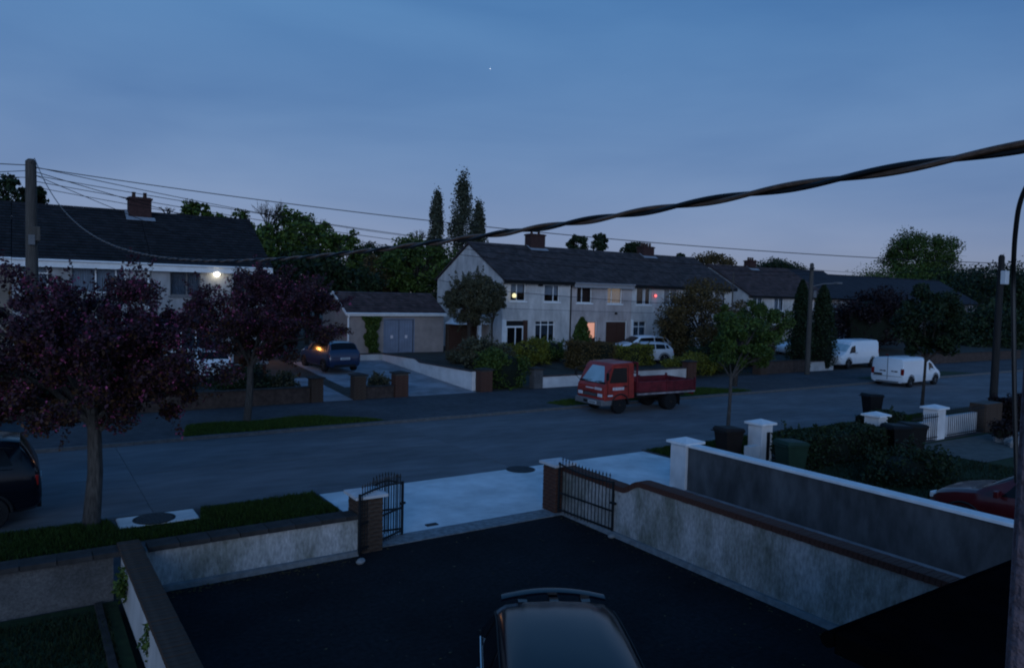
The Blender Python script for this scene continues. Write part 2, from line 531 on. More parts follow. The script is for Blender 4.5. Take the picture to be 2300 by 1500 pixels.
road = MB()
road.box(-80, 16.62, -0.30, 160, 24.52, -0.115)
road = struct('road', road, 'joint', 'concrete residential road crossing the picture')
me_slab = MB().box(0, 0, -0.10, 8.99, 3.938, 0.0).mesh('road_slab', 'road_concrete')
for i in range(-8, 17):
    for j in range(2):
        inst(me_slab, 'road_slab', road, (2.31 + 9.0 * i - 0.0, 16.66 + j * 3.945, -0.1 + (0.002 if (i + j) % 2 else 0.0)))

# pavements
far_pave = MB()
far_pave.box(-80, 24.66, -0.2, 160, 29.95, 0.0)
struct('far_pavement', far_pave, 'pavement_asphalt', 'dark asphalt footpath across the road')
struct('near_pavement', MB().box(-80, 12.95, -0.2, 5.68, 16.52, 0.0), 'pavement_asphalt', 'asphalt footpath on the near side left of the apron')
struct('near_pavement', MB().box(15.95, 12.95, -0.2, 160, 16.52, 0.0), 'pavement_asphalt', 'asphalt footpath on the near side right of the apron')
b = MB()
b.add([(5.68, 12.90, 0.012), (15.95, 12.90, 0.012), (15.95, 16.55, -0.045), (5.68, 16.55, -0.045)], [(0, 1, 2, 3)])
b.add([(5.68, 16.55, -0.045), (15.95, 16.55, -0.045), (15.95, 16.655, -0.09), (5.68, 16.655, -0.09)], [(0, 1, 2, 3)])
struct('driveway_apron', b, 'apron_concrete', 'pale concrete crossing between the open gates and the road')
# kerbs of single stones
for nm, y0, y1, spans, lb in (('far_kerb', 24.53, 24.655, ((-20, 100),), 'line of kerb stones across the road'),
                              ('near_kerb', 16.525, 16.65, ((-20, 5.66), (15.97, 70)), 'line of kerb stones on the near side')):
    kb = MB()
    for a, c in spans:
        kb.box(a, y0 + 0.01, -0.3, c, y1 - 0.01, -0.11)
    ko = struct(nm, kb, 'joint', lb)
    me_k = MB().box(0.006, 0, -0.18, 0.906, y1 - y0, 0.012).mesh('kerb_stone', 'kerb_stone')
    for a, c in spans:
        x = a
        while x + 0.9 < c:
            inst(me_k, 'kerb_stone', ko, (x, y0, random.Random(int(x * 10)).uniform(-0.008, 0.004)))
            x += 0.912

# our drive, the threshold strip, the neighbour's concrete and gardens
struct('driveway', sheet([(1.45, -3), (9.82, -3), (9.82, 12.40), (1.45, 12.40)], 0.0), 'drive_tarmac', 'dark tarmac drive inside the boundary walls')
b = MB()
b.box(4.6, 12.40, -0.1, 9.75, 12.895, 0.016)
struct('gate_threshold', b, 'threshold_stone', 'rough grey stone strip under the open gates')
struct('side_passage', sheet([(10.02, -3), (13.6, -3), (13.6, 12.9), (10.02, 12.9)], 0.004), 'far_concrete', 'concrete drive between the two parallel walls')
struct('near_garden_ground', sheet([(-30, -3), (1.16, -3), (1.16, 12.25), (-30, 12.25)], -0.02), 'turf', 'dark lawn left of the drive wall')
struct('neighbour_garden_ground', sheet([(13.8, -3), (70, -3), (70, 12.95), (13.8, 12.95)], -0.006), 'turf', 'dark lawn of the neighbouring gardens')
struct('neighbour_patio', sheet([(24.0, 10.4), (31.5, 10.2), (31.5, 12.7), (24.0, 12.8)], 0.006), 'patio', 'paved strip inside the neighbouring railings')
# drive opposite, sloping up between the pillars to the garage
b = MB()
for y0, y1 in ((29.96, 33), (33, 36), (36, 41.2)):
    x0 = 14.5 if y0 < 33 else 12.6
    b.add([(x0, y0, zg(y0) + 0.008), (17.98, y0, zg(y0) + 0.008), (17.98, y1, zg(y1) + 0.008), (x0, y1, zg(y1) + 0.008)], [(0, 1, 2, 3)])
struct('far_driveway', b, 'far_concrete', 'pale concrete drive rising to the garage across the road')
b = MB()
b.add([(10.55, 29.96, 0.010), (11.85, 29.96, 0.010), (11.9, 36, zg(36) + 0.010), (10.5, 36, zg(36) + 0.010)], [(0, 1, 2, 3)])
struct('far_path', b, 'far_concrete', 'pale concrete path behind the narrow gateway')
b = MB()
b.add([(13.6, 27.2, 0.006), (19.2, 27.6, 0.006), (18.6, 29.94, 0.006), (13.0, 29.94, 0.006)], [(0, 1, 2, 3)])
struct('pavement_crossing', b, 'far_concrete' if False else 'pavement_asphalt', 'patched footpath in front of the far drive')
# near-side lawn strips (verges)
struct('grass_verge', sheet([(-30, 14.86), (5.60, 14.90), (5.58, 16.50), (3.2, 16.50), (3.05, 15.75), (1.55, 15.85), (1.45, 16.5), (-30, 16.5)], 0.006), 'turf', 'grass verge beside the near kerb')
struct('grass_verge', sheet([(16.0, 14.3), (60, 14.3), (60, 16.5), (15.97, 16.5)], 0.006), 'turf', 'grass verge on the near side beyond the apron')
struct('far_verge', sheet([(4.2, 24.75), (11.2, 24.8), (9.2, 26.6), (4.6, 26.5)], 0.006), 'turf', 'bright grass strip on the far footpath left')
struct('far_verge', sheet([(27.0, 24.75), (31.3, 24.75), (30.4, 26.2), (27.2, 27.4), (19.0, 25.8), (19.3, 24.8)], 0.006), 'turf', 'grass strip on the far footpath behind the truck')
struct('far_verge', sheet([(43.0, 24.75), (55, 24.75), (54, 26.4), (43.2, 26.4)], 0.006), 'turf', 'dark grass strip behind the white van')
# concrete surround with its round cover in the near verge, cover and drain on the apron
def round_cover(x, y, z, r, name, label, cat):
    c = thing(name, label, cat, (x, y, z))
    k = MB()
    k.lathe((x, y, z), [(r * 1.1, 0), (r * 1.1, 0.006), (r * 1.0, 0.007), (r * 1.0, 0.0)], 28)
    k.build('rim', 'cover_iron', c)
    d = MB()
    d.lathe((x, y, z), [(r * 0.96, 0), (r * 0.96, 0.010), (r * 0.9, 0.012)], 28)
    for i in range(-4, 5):
        for j in range(-4, 5):
            if (i * i + j * j) < 18:
                d.box(x + i * r * .19 - r * .05, y + j * r * .19 - r * .05, z + 0.011, x + i * r * .19 + r * .05, y + j * r * .19 + r * .05, z + 0.016)
    d.build('lid', 'cover_iron', c)
    return c
round_cover(11.25, 16.35, -0.036, 0.36, 'manhole_cover', 'dark round manhole cover at the kerb edge of the pale apron', 'manhole cover')
vs = tag(MB().box(1.55, 15.78, -0.05, 3.0, 16.5, 0.03).build('manhole_surround', 'apron_concrete', bevel=0.03), 'pale concrete pad set in the verge beside the trunk', 'concrete pad')
round_cover(2.2, 16.12, 0.031, 0.36, 'manhole_cover', 'round manhole cover on the pale pad in the grass verge', 'manhole cover')
k = MB().box(6.75, 13.05, 0.010, 7.0, 13.17, 0.028)
for i in range(5):
    k.box(6.77 + i * .046, 13.06, 0.028, 6.795 + i * .046, 13.16, 0.034)
tag(k.build('drain_cover', 'cover_iron'), 'small dark drain cover on the apron near the left gate', 'drain cover')

# ------------------------------------------------------------------ grass blades (stuff)
def grass(name, label, poly, n, h, z, m, seed):
    rng = np.random.default_rng(seed)
    P = np.array(poly, float)
    mn, mxx = P.min(0), P.max(0)
    pts = mn + rng.random((n * 3, 2)) * (mxx - mn)
    inside = np.zeros(len(pts), bool)
    j = len(P) - 1
    for i in range(len(P)):
        c = ((P[i, 1] > pts[:, 1]) != (P[j, 1] > pts[:, 1])) & (pts[:, 0] < (P[j, 0] - P[i, 0]) * (pts[:, 1] - P[i, 1]) / (P[j, 1] - P[i, 1] + 1e-12) + P[i, 0])
        inside ^= c
        j = i
    pts = pts[inside][:n]
    n = len(pts)
    a = rng.random(n) * 2 * np.pi
    hh = h * (0.45 + rng.random(n)) * (0.6 + 0.8 * (np.sin(pts[:, 0] * 2.1 + 3) * np.sin(pts[:, 1] * 2.7) * .5 + .5))
    wd = h * 0.16
    lean = (rng.random((n, 2)) - .5) * h * 0.9
    v = np.zeros((n, 3, 3))
    v[:, 0, 0] = pts[:, 0] - np.cos(a) * wd; v[:, 0, 1] = pts[:, 1] - np.sin(a) * wd
    v[:, 1, 0] = pts[:, 0] + np.cos(a) * wd; v[:, 1, 1] = pts[:, 1] + np.sin(a) * wd
    v[:, 2, 0] = pts[:, 0] + lean[:, 0]; v[:, 2, 1] = pts[:, 1] + lean[:, 1]
    v[:, 0, 2] = v[:, 1, 2] = z
    v[:, 2, 2] = z + hh
    o = polysoup(name, v, m)
    return tag(o, label, kind='stuff')
def polysoup(name, v, m, parent=None, mi=None):
    """n separate polygons of k corners each; m one material or a list with indices mi"""
    n, k = v.shape[:2]
    me = bpy.data.meshes.new(name)
    me.vertices.add(n * k)
    me.vertices.foreach_set('co', v.reshape(-1).astype(np.float32))
    me.loops.add(n * k)
    me.loops.foreach_set('vertex_index', np.arange(n * k, dtype=np.int32))
    me.polygons.add(n)
    me.polygons.foreach_set('loop_start', np.arange(0, n * k, k, dtype=np.int32))
    for q in (m if isinstance(m, (list, tuple)) else [m]):
        me.materials.append(MATS[q])
    if mi is not None:
        me.polygons.foreach_set('material_index', mi.astype(np.int32))
    me.update(calc_edges=True)
    o = bpy.data.objects.new(name, me)
    COL.objects.link(o)
    o.parent = parent
    return o
grass('verge_grass', 'short grass growing on the near verge', [(-7, 14.86), (5.62, 14.9), (5.58, 16.5), (3.15, 16.5), (3.0, 15.7), (1.5, 15.72), (1.4, 16.5), (-7, 16.5)], 60000, 0.075, 0.0, 'grass_near', 1)
grass('verge_grass', 'grass growing on the near verge beyond the apron', [(16.0, 14.4), (32, 14.4), (32, 16.5), (15.98, 16.5)], 40000, 0.08, 0.0, 'grass_near', 2)
grass('verge_grass', 'bright grass growing on the far footpath left', [(4.2, 24.75), (11.0, 24.8), (9.2, 26.6), (4.6, 26.5)], 26000, 0.085, 0.0, 'grass_blade', 3)
grass('verge_grass', 'grass growing on the far footpath behind the truck', [(27.0, 24.75), (31.3, 24.75), (30.4, 26.2), (27.2, 27.4), (19.0, 25.8), (19.3, 24.8)], 24000, 0.085, 0.0, 'grass_blade', 4)
grass('lawn_grass', 'dark lawn grass left of the drive wall', [(-5, 6.5), (1.0, 6.5), (1.0, 12.0), (-5, 12.0)], 40000, 0.06, -0.02, 'grass_dark', 5)
grass('lawn_grass', 'dark lawn grass behind the white capped wall', [(13.9, 3), (24, 3), (24, 12.3), (13.9, 12.3)], 40000, 0.07, -0.01, 'grass_dark', 6)
# ================================================================== our boundary: walls, pillars, gates
rnd = random.Random(5)
me_brick = {}
def brick_mesh(key, L, W, H, m):
    if key not in me_brick:
        q = MB().box(-L / 2, -W / 2, 0, L / 2, W / 2, H)
        me = q.mesh('brick', m)
        me_brick[key] = me
    return me_brick[key]
def brick_pillar(name, label, x0, y0, x1, y1, h, z0, m, cat='gate pillar', cap='cap_concrete', group=None):
    """mortar core with single bricks laid round it, stretcher and header, and a pyramid cap"""
    cx, cy = (x0 + x1) / 2, (y0 + y1) / 2
    t = thing(name, label, cat, (cx, cy, z0), 0, group)
    MB().box(x0 + .012, y0 + .012, z0, x1 - .012, y1 - .012, z0 + h).build('core', 'mortar', t)
    ch = 0.075
    nrow = int(h / ch)
    W, D = x1 - x0, y1 - y0
    for r in range(nrow):
        flip = r % 2
        # four runs in pinwheel; each run two bricks
        runs = [((x0, y0), (1, 0), W), ((x1, y0), (0, 1), D), ((x1, y1), (-1, 0), W), ((x0, y1), (0, -1), D)]
        for (px, py), (dx, dy), Ln in runs:
            usable = Ln - 0.102
            parts = ((0, usable * .52), (usable * .52, usable)) if flip else ((0, usable * .34), (usable * .34, usable))
            off = 0.0 if flip else 0.102
            for a, c in parts:
                bl = c - a - 0.010
                me = brick_mesh(('p', m, round(bl, 3)), bl, 0.102, ch - 0.011, m)
                mid = (a + c) / 2 + off
                nx, ny = -dy, dx
                j = rnd.uniform(-0.003, 0.003)
                inst(me, 'brick', t, (px + dx * mid + nx * (0.051 + j) - cx, py + dy * mid + ny * (0.051 + j) - cy, r * ch), math.atan2(dy, dx))
    if cap:
        o = 0.07
        k = MB()
        z = z0 + h
        k.box(x0 - o, y0 - o, z, x1 + o, y1 + o, z + 0.055)
        k.add([(x0 - o, y0 - o, z + .055), (x1 + o, y0 - o, z + .055), (x1 + o, y1 + o, z + .055), (x0 - o, y1 + o, z + .055), (cx, cy, z + .13)], [(0, 1, 4), (1, 2, 4), (2, 3, 4), (3, 0, 4)])
        k.build('cap', cap, t, bevel=0.008)
    return t
brick_pillar('gate_pillar', 'brown brick gate pillar with pale pyramid cap behind the half folded left gate', 4.97, 12.28, 5.45, 12.76, 0.99, 0, 'brick_brown', group='brick pillars of our gateway')
brick_pillar('gate_pillar', 'dark brick gate pillar with pale pyramid cap beside the right gate', 9.53, 12.52, 9.99, 12.98, 1.02, 0, 'brick_red', group='brick pillars of our gateway')

# front wall, roughcast with a dark coping of single stones
t = thing('boundary_wall', 'low roughcast front wall with dark coping left of the gate pillar', 'wall', (3, 12.4, 0))
MB().box(1.56, 12.28, 0, 4.965, 12.5, 0.66).build('wall_face', 'roughcast', t)
MB().box(1.58, 12.19, 0, 4.95, 12.28, 0.09).build('plinth', 'plinth', t)
x = 1.58
while x < 4.9:
    ln = min(0.45, 4.955 - x)
    me = brick_mesh(('cop', round(ln, 3)), ln - 0.012, 0.36, 0.075, 'coping_dark')
    inst(me, 'coping_stone', t, (x + ln / 2 - 3, 12.38 - 12.4, 0.66 + rnd.uniform(-.003, .003)), rnd.uniform(-.004, .004))
    x += 0.45
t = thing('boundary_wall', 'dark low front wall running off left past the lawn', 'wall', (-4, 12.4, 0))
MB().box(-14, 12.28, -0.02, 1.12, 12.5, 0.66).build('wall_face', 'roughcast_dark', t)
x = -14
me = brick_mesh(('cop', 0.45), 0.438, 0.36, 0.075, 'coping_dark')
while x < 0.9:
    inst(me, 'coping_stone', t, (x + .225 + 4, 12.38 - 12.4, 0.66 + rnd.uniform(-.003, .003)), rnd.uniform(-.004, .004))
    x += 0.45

# left side wall with brown brick coping
t = thing('boundary_wall', 'low side wall with brown brick coping between drive and dark lawn', 'wall', (1.36, 6, 0))
k = MB()
k.prism([(1.22, 12.27), (1.48, 12.27), (1.56, 1.0), (1.36, 1.0)][::-1], 'z', -0.02, 0.70)
k.build('wall_face', 'render_pale', t)
y = 1.1
me = brick_mesh(('lw',), 0.305, 0.099, 0.072, 'brick_brown')
while y < 12.5:
    xc = 1.35 + (12.2 - y) * 0.0095
    inst(me, 'coping_brick', t, (xc - 1.36, y + .05 - 6, 0.70 + rnd.uniform(-.004, .004)), rnd.uniform(-.012, .012))
    y += 0.1115
# weeds creeping on it are added with the plants

# right side wall: low by the gate, then swept up, brick-on-edge coping following the top
def rw_top(y):
    if y > 10.62: return 0.90 + (y - 10.62) * 0.012
    if y < 10.12: return 1.115
    s = (10.62 - y) / 0.5
    return 0.90 + 0.215 * (s * s * (3 - 2 * s))
t = thing('boundary_wall', 'tall roughcast side wall with red brick coping swept down beside the right gate', 'wall', (9.84, 6, 0))
yy = [-1.0, 10.05] + [10.12 + .05 * i for i in range(11)] + [12.54]
poly = [(y, 0.0) for y in (-1.0, 12.54)] + [(y, rw_top(y)) for y in reversed(yy)]
MB().prism(poly, 'x', 9.72, 9.96).build('wall_face', 'roughcast', t)
MB().prism([(9.62, 0), (9.72, 0), (9.72, .085), (9.65, .085)], 'y', -1.0, 12.45).build('plinth', 'plinth', t)
me = brick_mesh(('rw',), 0.30, 0.066, 0.10, 'brick_coping')
y = 3.2
while y < 12.5:
    z = rw_top(y + .035)
    sl = math.atan2(rw_top(y + .075) - rw_top(y), 0.075)
    inst(me, 'coping_brick', t, (0.0, y + .035 - 6, z + rnd.uniform(-.003, .003)), rot=(sl, 0, rnd.uniform(-.012, .012)))
    y += 0.075
MB().box(9.69, -1.0, 1.115, 9.99, 3.2, 1.215).build('coping', 'brick_coping', t)

# gates of iron bars
def gate_leaf(name, label, hx, hy, ang, width, nbar, base=0.05, top=lambda u: 1.0, mid=(0.10, 0.52), rail=None, group='iron gates of our drive', knob=True):
    t = thing(name, label, 'gate', (hx, hy, 0), ang, group)
    fr = MB()
    fr.box(-.018, -.018, base, .018, .018, top(0) + .03)
    fr.build('hinge_post', 'iron', t, world=False)
    fr = MB()
    fr.box(width - .018, -.018, base - .02, width + .018, .018, top(1) + .03)
    fr.build('latch_post', 'iron', t, world=False)
    for zz in mid:
        MB().box(.018, -.011, zz, width - .018, .011, zz + .032).build('rail', 'iron', t, world=False)
    k = MB()
    for i in range(12):
        a, c = i / 12, (i + 1) / 12
        k.beam((width * a, 0, top(a)), (width * c, 0, top(c)), .02, .03)
    k.build('rail', 'iron', t, world=False)
    for i in range(nbar):
        u = (i + 1) / (nbar + 1)
        z = top(u) + 0.10
        q = MB().cyl((u * width, 0, base + .01), .0085, z - base, 6)
        q.lathe((u * width, 0, z + .01), [(.0085, 0), (.019, .012), (.0, .075)], 6)
        q.build('bar', 'iron', t, world=False)
    if knob:
        MB().box(width - .06, -.03, .62, width + .07, .03, .66).build('latch', 'iron', t, world=False)
    return t
gate_leaf('iron_gate', 'black spiked iron gate leaf standing open along the right side wall', 9.585, 12.46, R(-86.5), 1.62, 15, top=lambda u: 1.10 - 0.05 * u - 0.05 * math.sin(math.pi * u), mid=(0.10, 0.46))
gate_leaf('iron_gate', 'black spiked iron gate leaf across the front of the left pillar', 4.95, 12.16, R(30), 1.30, 17, top=lambda u: 1.03 + 0.08 * math.sin(math.pi * (u * .7 + .25)), mid=(0.10, 0.55))
gate_leaf('iron_gate', 'black iron gate leaf folded behind the left gate leaf', 5.49, 12.97, R(-6), 0.64, 10, top=lambda u: 0.98 + 0.10 * math.sin(math.pi * u), mid=(0.10, 0.50), knob=False)

s = MB().lathe((0, 0, 0), [(.0, -.0), (.075, .0), (.09, .03), (.065, .07), (.02, .085)], 9)
o = s.build('stone', 'stone_pale', smooth=True)
o.location = (4.86, 11.87, 0.0)
o.scale = (1.25, .8, .9)
o.rotation_euler = (0, 0, .7)
tag(o, 'small pale stone holding the foot of the left gate', 'stone')
s = MB().lathe((0, 0, 0), [(.0, -.0), (.06, .0), (.075, .03), (.05, .06), (.02, .07)], 8)
o = s.build('stone', 'stone_pale', smooth=True)
o.location = (9.58, 10.74, 0.0)
o.scale = (1.1, .9, .9)
tag(o, 'small pale stone at the foot of the right gate', 'stone')

# ================================================================== neighbour on the right
def plain_pillar(name, label, x0, y0, x1, y1, h, z0=0.0, m='render_white', capm='white_paint', cat='pillar', group=None, slot=False):
    cx, cy = (x0 + x1) / 2, (y0 + y1) / 2
    t = thing(name, label, cat, (cx, cy, z0), 0, group)
    MB().box(x0, y0, z0, x1, y1, z0 + h).build('shaft', m, t, bevel=0.01)
    k = MB()
    o = 0.085
    z = z0 + h
    k.box(x0 - o, y0 - o, z, x1 + o, y1 + o, z + 0.06)
    k.add([(x0 - o, y0 - o, z + .06), (x1 + o, y0 - o, z + .06), (x1 + o, y1 + o, z + .06), (x0 - o, y1 + o, z + .06), (cx, cy, z + .16)], [(0, 1, 4), (1, 2, 4), (2, 3, 4), (3, 0, 4)])
    k.build('cap', capm, t, bevel=0.01)
    if slot:
        MB().box(cx - .02, y0 - .012, z0 + .1, cx + .12, y0, z0 + h - .2).build('recess_panel', 'iron', t)
    return t
PG = 'white rendered pillars of the neighbouring fronts'
plain_pillar('white_pillar', 'big white pillar with pyramid cap at the end of the white capped wall', 13.52, 12.55, 14.03, 13.06, 1.10, group=PG)
plain_pillar('white_pillar', 'white pillar with dark slot between the brown bin and the green bin', 17.55, 13.45, 18.03, 13.93, 1.12, group=PG, slot=True)
plain_pillar('white_pillar', 'white pillar cap rising out of the dark hedge', 22.9, 13.1, 23.4, 13.6, 1.02, group=PG)
plain_pillar('white_pillar', 'white pillar between two runs of dark railings', 26.35, 13.0, 26.9, 13.5, 1.05, group=PG)
t = thing('capped_wall', 'long grey rendered wall with a thin white capping parallel to our drive', 'wall', (13.7, 6, 0))
MB().box(13.60, -2, 0, 13.80, 12.55, 1.06).build('wall_face', 'render_grey', t)
MB().box(13.55, -2, 1.06, 13.86, 12.545, 1.125).build('capping', 'white_paint', t, bevel=0.012)
t = thing('front_wall', 'low white wall stub between the big white pillar and the brown bin', 'wall', (16, 13.6, 0))
MB().box(14.9, 13.45, 0, 16.35, 13.62, 0.30).build('wall_face', 'render_white', t)
MB().box(14.86, 13.41, 0.30, 16.39, 13.66, 0.35).build('capping', 'white_paint', t)
MB().box(17.12, 13.5, 0, 17.545, 13.7, 0.55).build('wall_face', 'render_white', t)

def railings(name, label, x0, x1, y, h, n, z0=0.0, dip=0.0):
    t = thing(name, label, 'railings', ((x0 + x1) / 2, y, z0), 0, 'dark railings of the neighbouring fronts')
    for zz in (z0 + .12, z0 + h - .12):
        MB().box(x0, y - .012, zz, x1, y + .012, zz + .03).build('rail', 'iron', t)
    for i in range(n):
        u = (i + .5) / n
        xx = x0 + (x1 - x0) * u
        MB().cyl((xx, y, z0 + .04), .012, h - .02 - dip * math.sin(math.pi * u), 6).build('bar', 'iron', t)
    return t
railings('railings', 'short run of dark railings left of the white pillar', 24.6, 26.3, 12.95, 0.95, 13)
railings('railings', 'long run of dark railings right of the white pillar', 26.95, 29.6, 12.95, 1.05, 19)
t = thing('front_wall', 'white wall behind the short run of railings', 'wall', (25.4, 13.3, 0))
MB().box(24.5, 13.2, 0, 26.34, 13.36, 0.62).build('wall_face', 'render_white', t)
t = thing('front_wall', 'white wall behind the long run of railings', 'wall', (28.2, 13.3, 0))
MB().box(26.91, 13.2, 0, 29.6, 13.36, 0.72).build('wall_face', 'render_white', t)
brick_pillar('brick_pillar', 'broad dark brick pillar at the right end of the railings', 29.65, 12.9, 30.9, 13.5, 1.05, 0, 'brick_brown', cat='pillar', cap=None)
# rockery of pale stones
t = thing('rockery', 'heap of pale rocks with a dark plant below the brick pillar', 'rockery', (28.3, 11.4, 0))
for i in range(10):
    s = MB()
    q = rnd.uniform(.16, .34)
    px, py = 28.3 + rnd.uniform(-.75, .75), 11.4 + rnd.uniform(-.4, .4)
    s.lathe((px, py, 0), [(.0, .0), (q * .9, .0), (q, q * .5), (q * .75, q * .95), (q * .2, q * 1.15)], 7)
    s.build('rock', 'stone_pale', t)

def wheelie_bin(label, x, y, z, rotz, m, lid=None, h=1.06):
    t = thing('wheelie_bin', label, 'wheelie bin', (x, y, z), rotz, 'wheelie bins')
    k = MB()
    a, c = .22, .29
    k.add([(-a, -a, .06), (a, -a, .06), (a, a, .06), (-a, a, .06), (-c, -c, h - .1), (c, -c, h - .1), (c, c + .04, h - .1), (-c, c + .04, h - .1)],
          [(0, 3, 2, 1), (4, 5, 6, 7), (0, 1, 5, 4), (1, 2, 6, 5), (2, 3, 7, 6), (3, 0, 4, 7)])
    k.box(-c - .02, -c - .02, h - .15, c + .02, c + .06, h - .1)
    k.build('body', m, t, world=False, bevel=.012)
    k = MB()
    k.add([(-c - .03, -c - .05, h - .095), (c + .03, -c - .05, h - .095), (c + .03, c + .09, h - .095), (-c - .03, c + .09, h - .095),
           (-c + .02, -c + .02, h - .03), (c - .02, -c + .02, h - .03), (c - .02, c + .03, h), (-c + .02, c + .03, h)],
          [(0, 3, 2, 1), (4, 5, 6, 7), (0, 1, 5, 4), (1, 2, 6, 5), (2, 3, 7, 6), (3, 0, 4, 7)])
    k.build('lid', lid or m, t, world=False, bevel=.012)
    MB().tube([(-c, c + .14, h - .12), (c, c + .14, h - .12)], .016, 8).build('handle', m, t, world=False)
    for sx in (-1, 1):
        MB().cyl((sx * .25 - .025, a + .03, .10), .10, .05, 14, axis='x').build('wheel', 'rubber', t, world=False)
    MB().box(-.07, -.268, .62, .07, -.262, .78).build('sticker', 'plate_white', t, world=False)
    return t
wheelie_bin('dark green wheelie bin inside the white slotted pillar', 16.55, 11.75, 0, R(75), 'bin_green', h=1.12)
wheelie_bin('dark brown wheelie bin on the verge left of the slotted pillar', 16.95, 14.1, 0, R(80), 'bin_brown', h=1.05)
wheelie_bin('black wheelie bin standing alone at the road edge', 28.9, 16.85, -0.1, R(70), 'bin_black', h=1.12)
wheelie_bin('black wheelie bin under the hedge nearest the pillar cap', 22.5, 12.3, 0, R(70), 'bin_black', h=.98)
wheelie_bin('black wheelie bin beside the short railings', 23.3, 12.2, 0, R(60), 'bin_black', h=.98)
# ================================================================== houses
def wall_with_openings(b, x0, x1, z0, z1, yf, th, ops):
    xs = sorted({x0, x1} | {o[0] for o in ops} | {o[1] for o in ops})
    zs = sorted({z0, z1} | {o[2] for o in ops} | {o[3] for o in ops})
    for j in range(len(zs) - 1):
        run = None
        for i in range(len(xs) - 1):
            cx, cz = (xs[i] + xs[i + 1]) / 2, (zs[j] + zs[j + 1]) / 2
            hole = any(o[0] < cx < o[1] and o[2] < cz < o[3] for o in ops)
            if not hole:
                if run is None: run = xs[i]
            if (hole or i == len(xs) - 2) and run is not None:
                b.box(run, yf, zs[j], xs[i] if hole else xs[i + 1], yf + th, zs[j + 1])
                run = None
def window(house, xa, xb, za, zb, yf, mull=(0.5,), trans=None, frame='white_paint', curtain='curtain', lit=None, sill=True, half=None, fw=0.06):
    y = yf + 0.09
    k = MB()
    k.box(xa, y, za, xa + fw, y + .07, zb)
    k.box(xb - fw, y, za, xb, y + .07, zb)
    k.box(xa + fw, y, za, xb - fw, y + .07, za + fw)
    k.box(xa + fw, y, zb - fw, xb - fw, y + .07, zb)
    for u in mull:
        x = xa + (xb - xa) * u
        k.box(x - .03, y + .005, za + fw, x + .03, y + .065, zb - fw)
    if trans:
        z = za + (zb - za) * trans
        k.box(xa + fw, y + .008, z - .03, xb - fw, y + .06, z + .03)
    wdw = k.build('window', frame, house)
    xe = [xa + fw] + [xa + (xb - xa) * u for u in mull] + [xb - fw]
    for i in range(len(xe) - 1):
        p = MB().box(xe[i] + .01, y + .028, za + fw - .005, xe[i + 1] - .01, y + .036, zb - fw + .005)
        p.build('pane', 'window_glass', wdw)
    if lit:
        MB().box(xa + .02, y + .16, za, xb - .02, y + .175, zb).build('lit_blind', lit, wdw)
    elif curtain:
        c = MB()
        n = int((xb - xa) / .05)
        zlo = za if half is None else za + (zb - za) * half
        pts = [(xa + .02 + (xb - xa - .04) * i / n, y + .18 + (.025 if i % 2 else 0)) for i in range(n + 1)]
        for i in range(n):
            c.add([(pts[i][0], pts[i][1], zlo), (pts[i + 1][0], pts[i + 1][1], zlo), (pts[i + 1][0], pts[i + 1][1], zb), (pts[i][0], pts[i][1], zb)], [(0, 1, 2, 3)])
        c.build('curtain', curtain, wdw)
    MB().box(xa - .05, y + .62, za - .1, xb + .05, y + .64, zb + .1).build('room_back', 'room_dark', wdw)
    if sill:
        MB().box(xa - .08, yf - .07, za - .10, xb + .08, yf + .09, za).build('sill', frame if sill is True else sill, wdw)
    return wdw
def tiles(b, x0, x1, y0, z0, y1, z1, course=0.30, tw=0.30, seed=0, th=0.05):
    """overlapping tile courses climbing from (y0,z0) at the eave to (y1,z1) at the ridge"""
    rr = random.Random(seed)
    Ln = math.hypot(y1 - y0, z1 - z0)
    dy, dz = (y1 - y0) / Ln, (z1 - z0) / Ln
    ny, nz_ = -dz * (1 if y1 > y0 else -1), abs(dy)
    if y1 < y0: ny = dz
    else: ny = -dz
    n = int(Ln / course)
    cs = Ln / n
    for i in range(n):
        a, c = i * cs, min(Ln, (i + 1) * cs + .05)
        off = (tw / 2) * (i % 2)
        x = x0
        first = True
        while x < x1 - .01:
            xe = min(x1, x + (tw - off if first and off else tw))
            first = False
            j = rr.uniform(-.006, .008)
            lo, hi = th + j, .004
            q = [(x + .006, y0 + dy * a + ny * lo, z0 + dz * a + nz_ * lo), (xe - .006, y0 + dy * a + ny * lo, z0 + dz * a + nz_ * lo),
                 (xe - .006, y0 + dy * c + ny * hi, z0 + dz * c + nz_ * hi), (x + .006, y0 + dy * c + ny * hi, z0 + dz * c + nz_ * hi),
                 (x + .006, y0 + dy * a, z0 + dz * a), (xe - .006, y0 + dy * a, z0 + dz * a)]
            b.add(q, [(0, 1, 2, 3), (4, 5, 1, 0)])
            x = xe
def chimney(house, xc, yc, zb, zt, wx=0.95, wy=0.75, npot=4, spikes=False, m='chimney_brick'):
    k = MB()
    k.box(xc - wx / 2, yc - wy / 2, zb, xc + wx / 2, yc + wy / 2, zt - .14)
    k.box(xc - wx / 2 - .06, yc - wy / 2 - .06, zt - .14, xc + wx / 2 + .06, yc + wy / 2 + .06, zt - .04)
    k.box(xc - wx / 2 + .03, yc - wy / 2 + .03, zt - .04, xc + wx / 2 - .03, yc + wy / 2 - .03, zt)
    c = k.build('chimney', m, house)
    for i in range(npot):
        px = xc - wx / 2 + wx * (i + .5) / npot
        q = MB().lathe((px, yc, zt), [(.11, 0), (.10, .06), (.085, .22), (.10, .24), (.10, .28), (.07, .28)], 10)
        if spikes:
            for a in range(6):
                q.cyl((px + .085 * math.cos(a), yc + .085 * math.sin(a), zt + .27), .012, .14, 4)
        q.build('chimney_pot', 'pot_clay', c)
    # lead flashing at the foot, on the slope facing the road
    return c
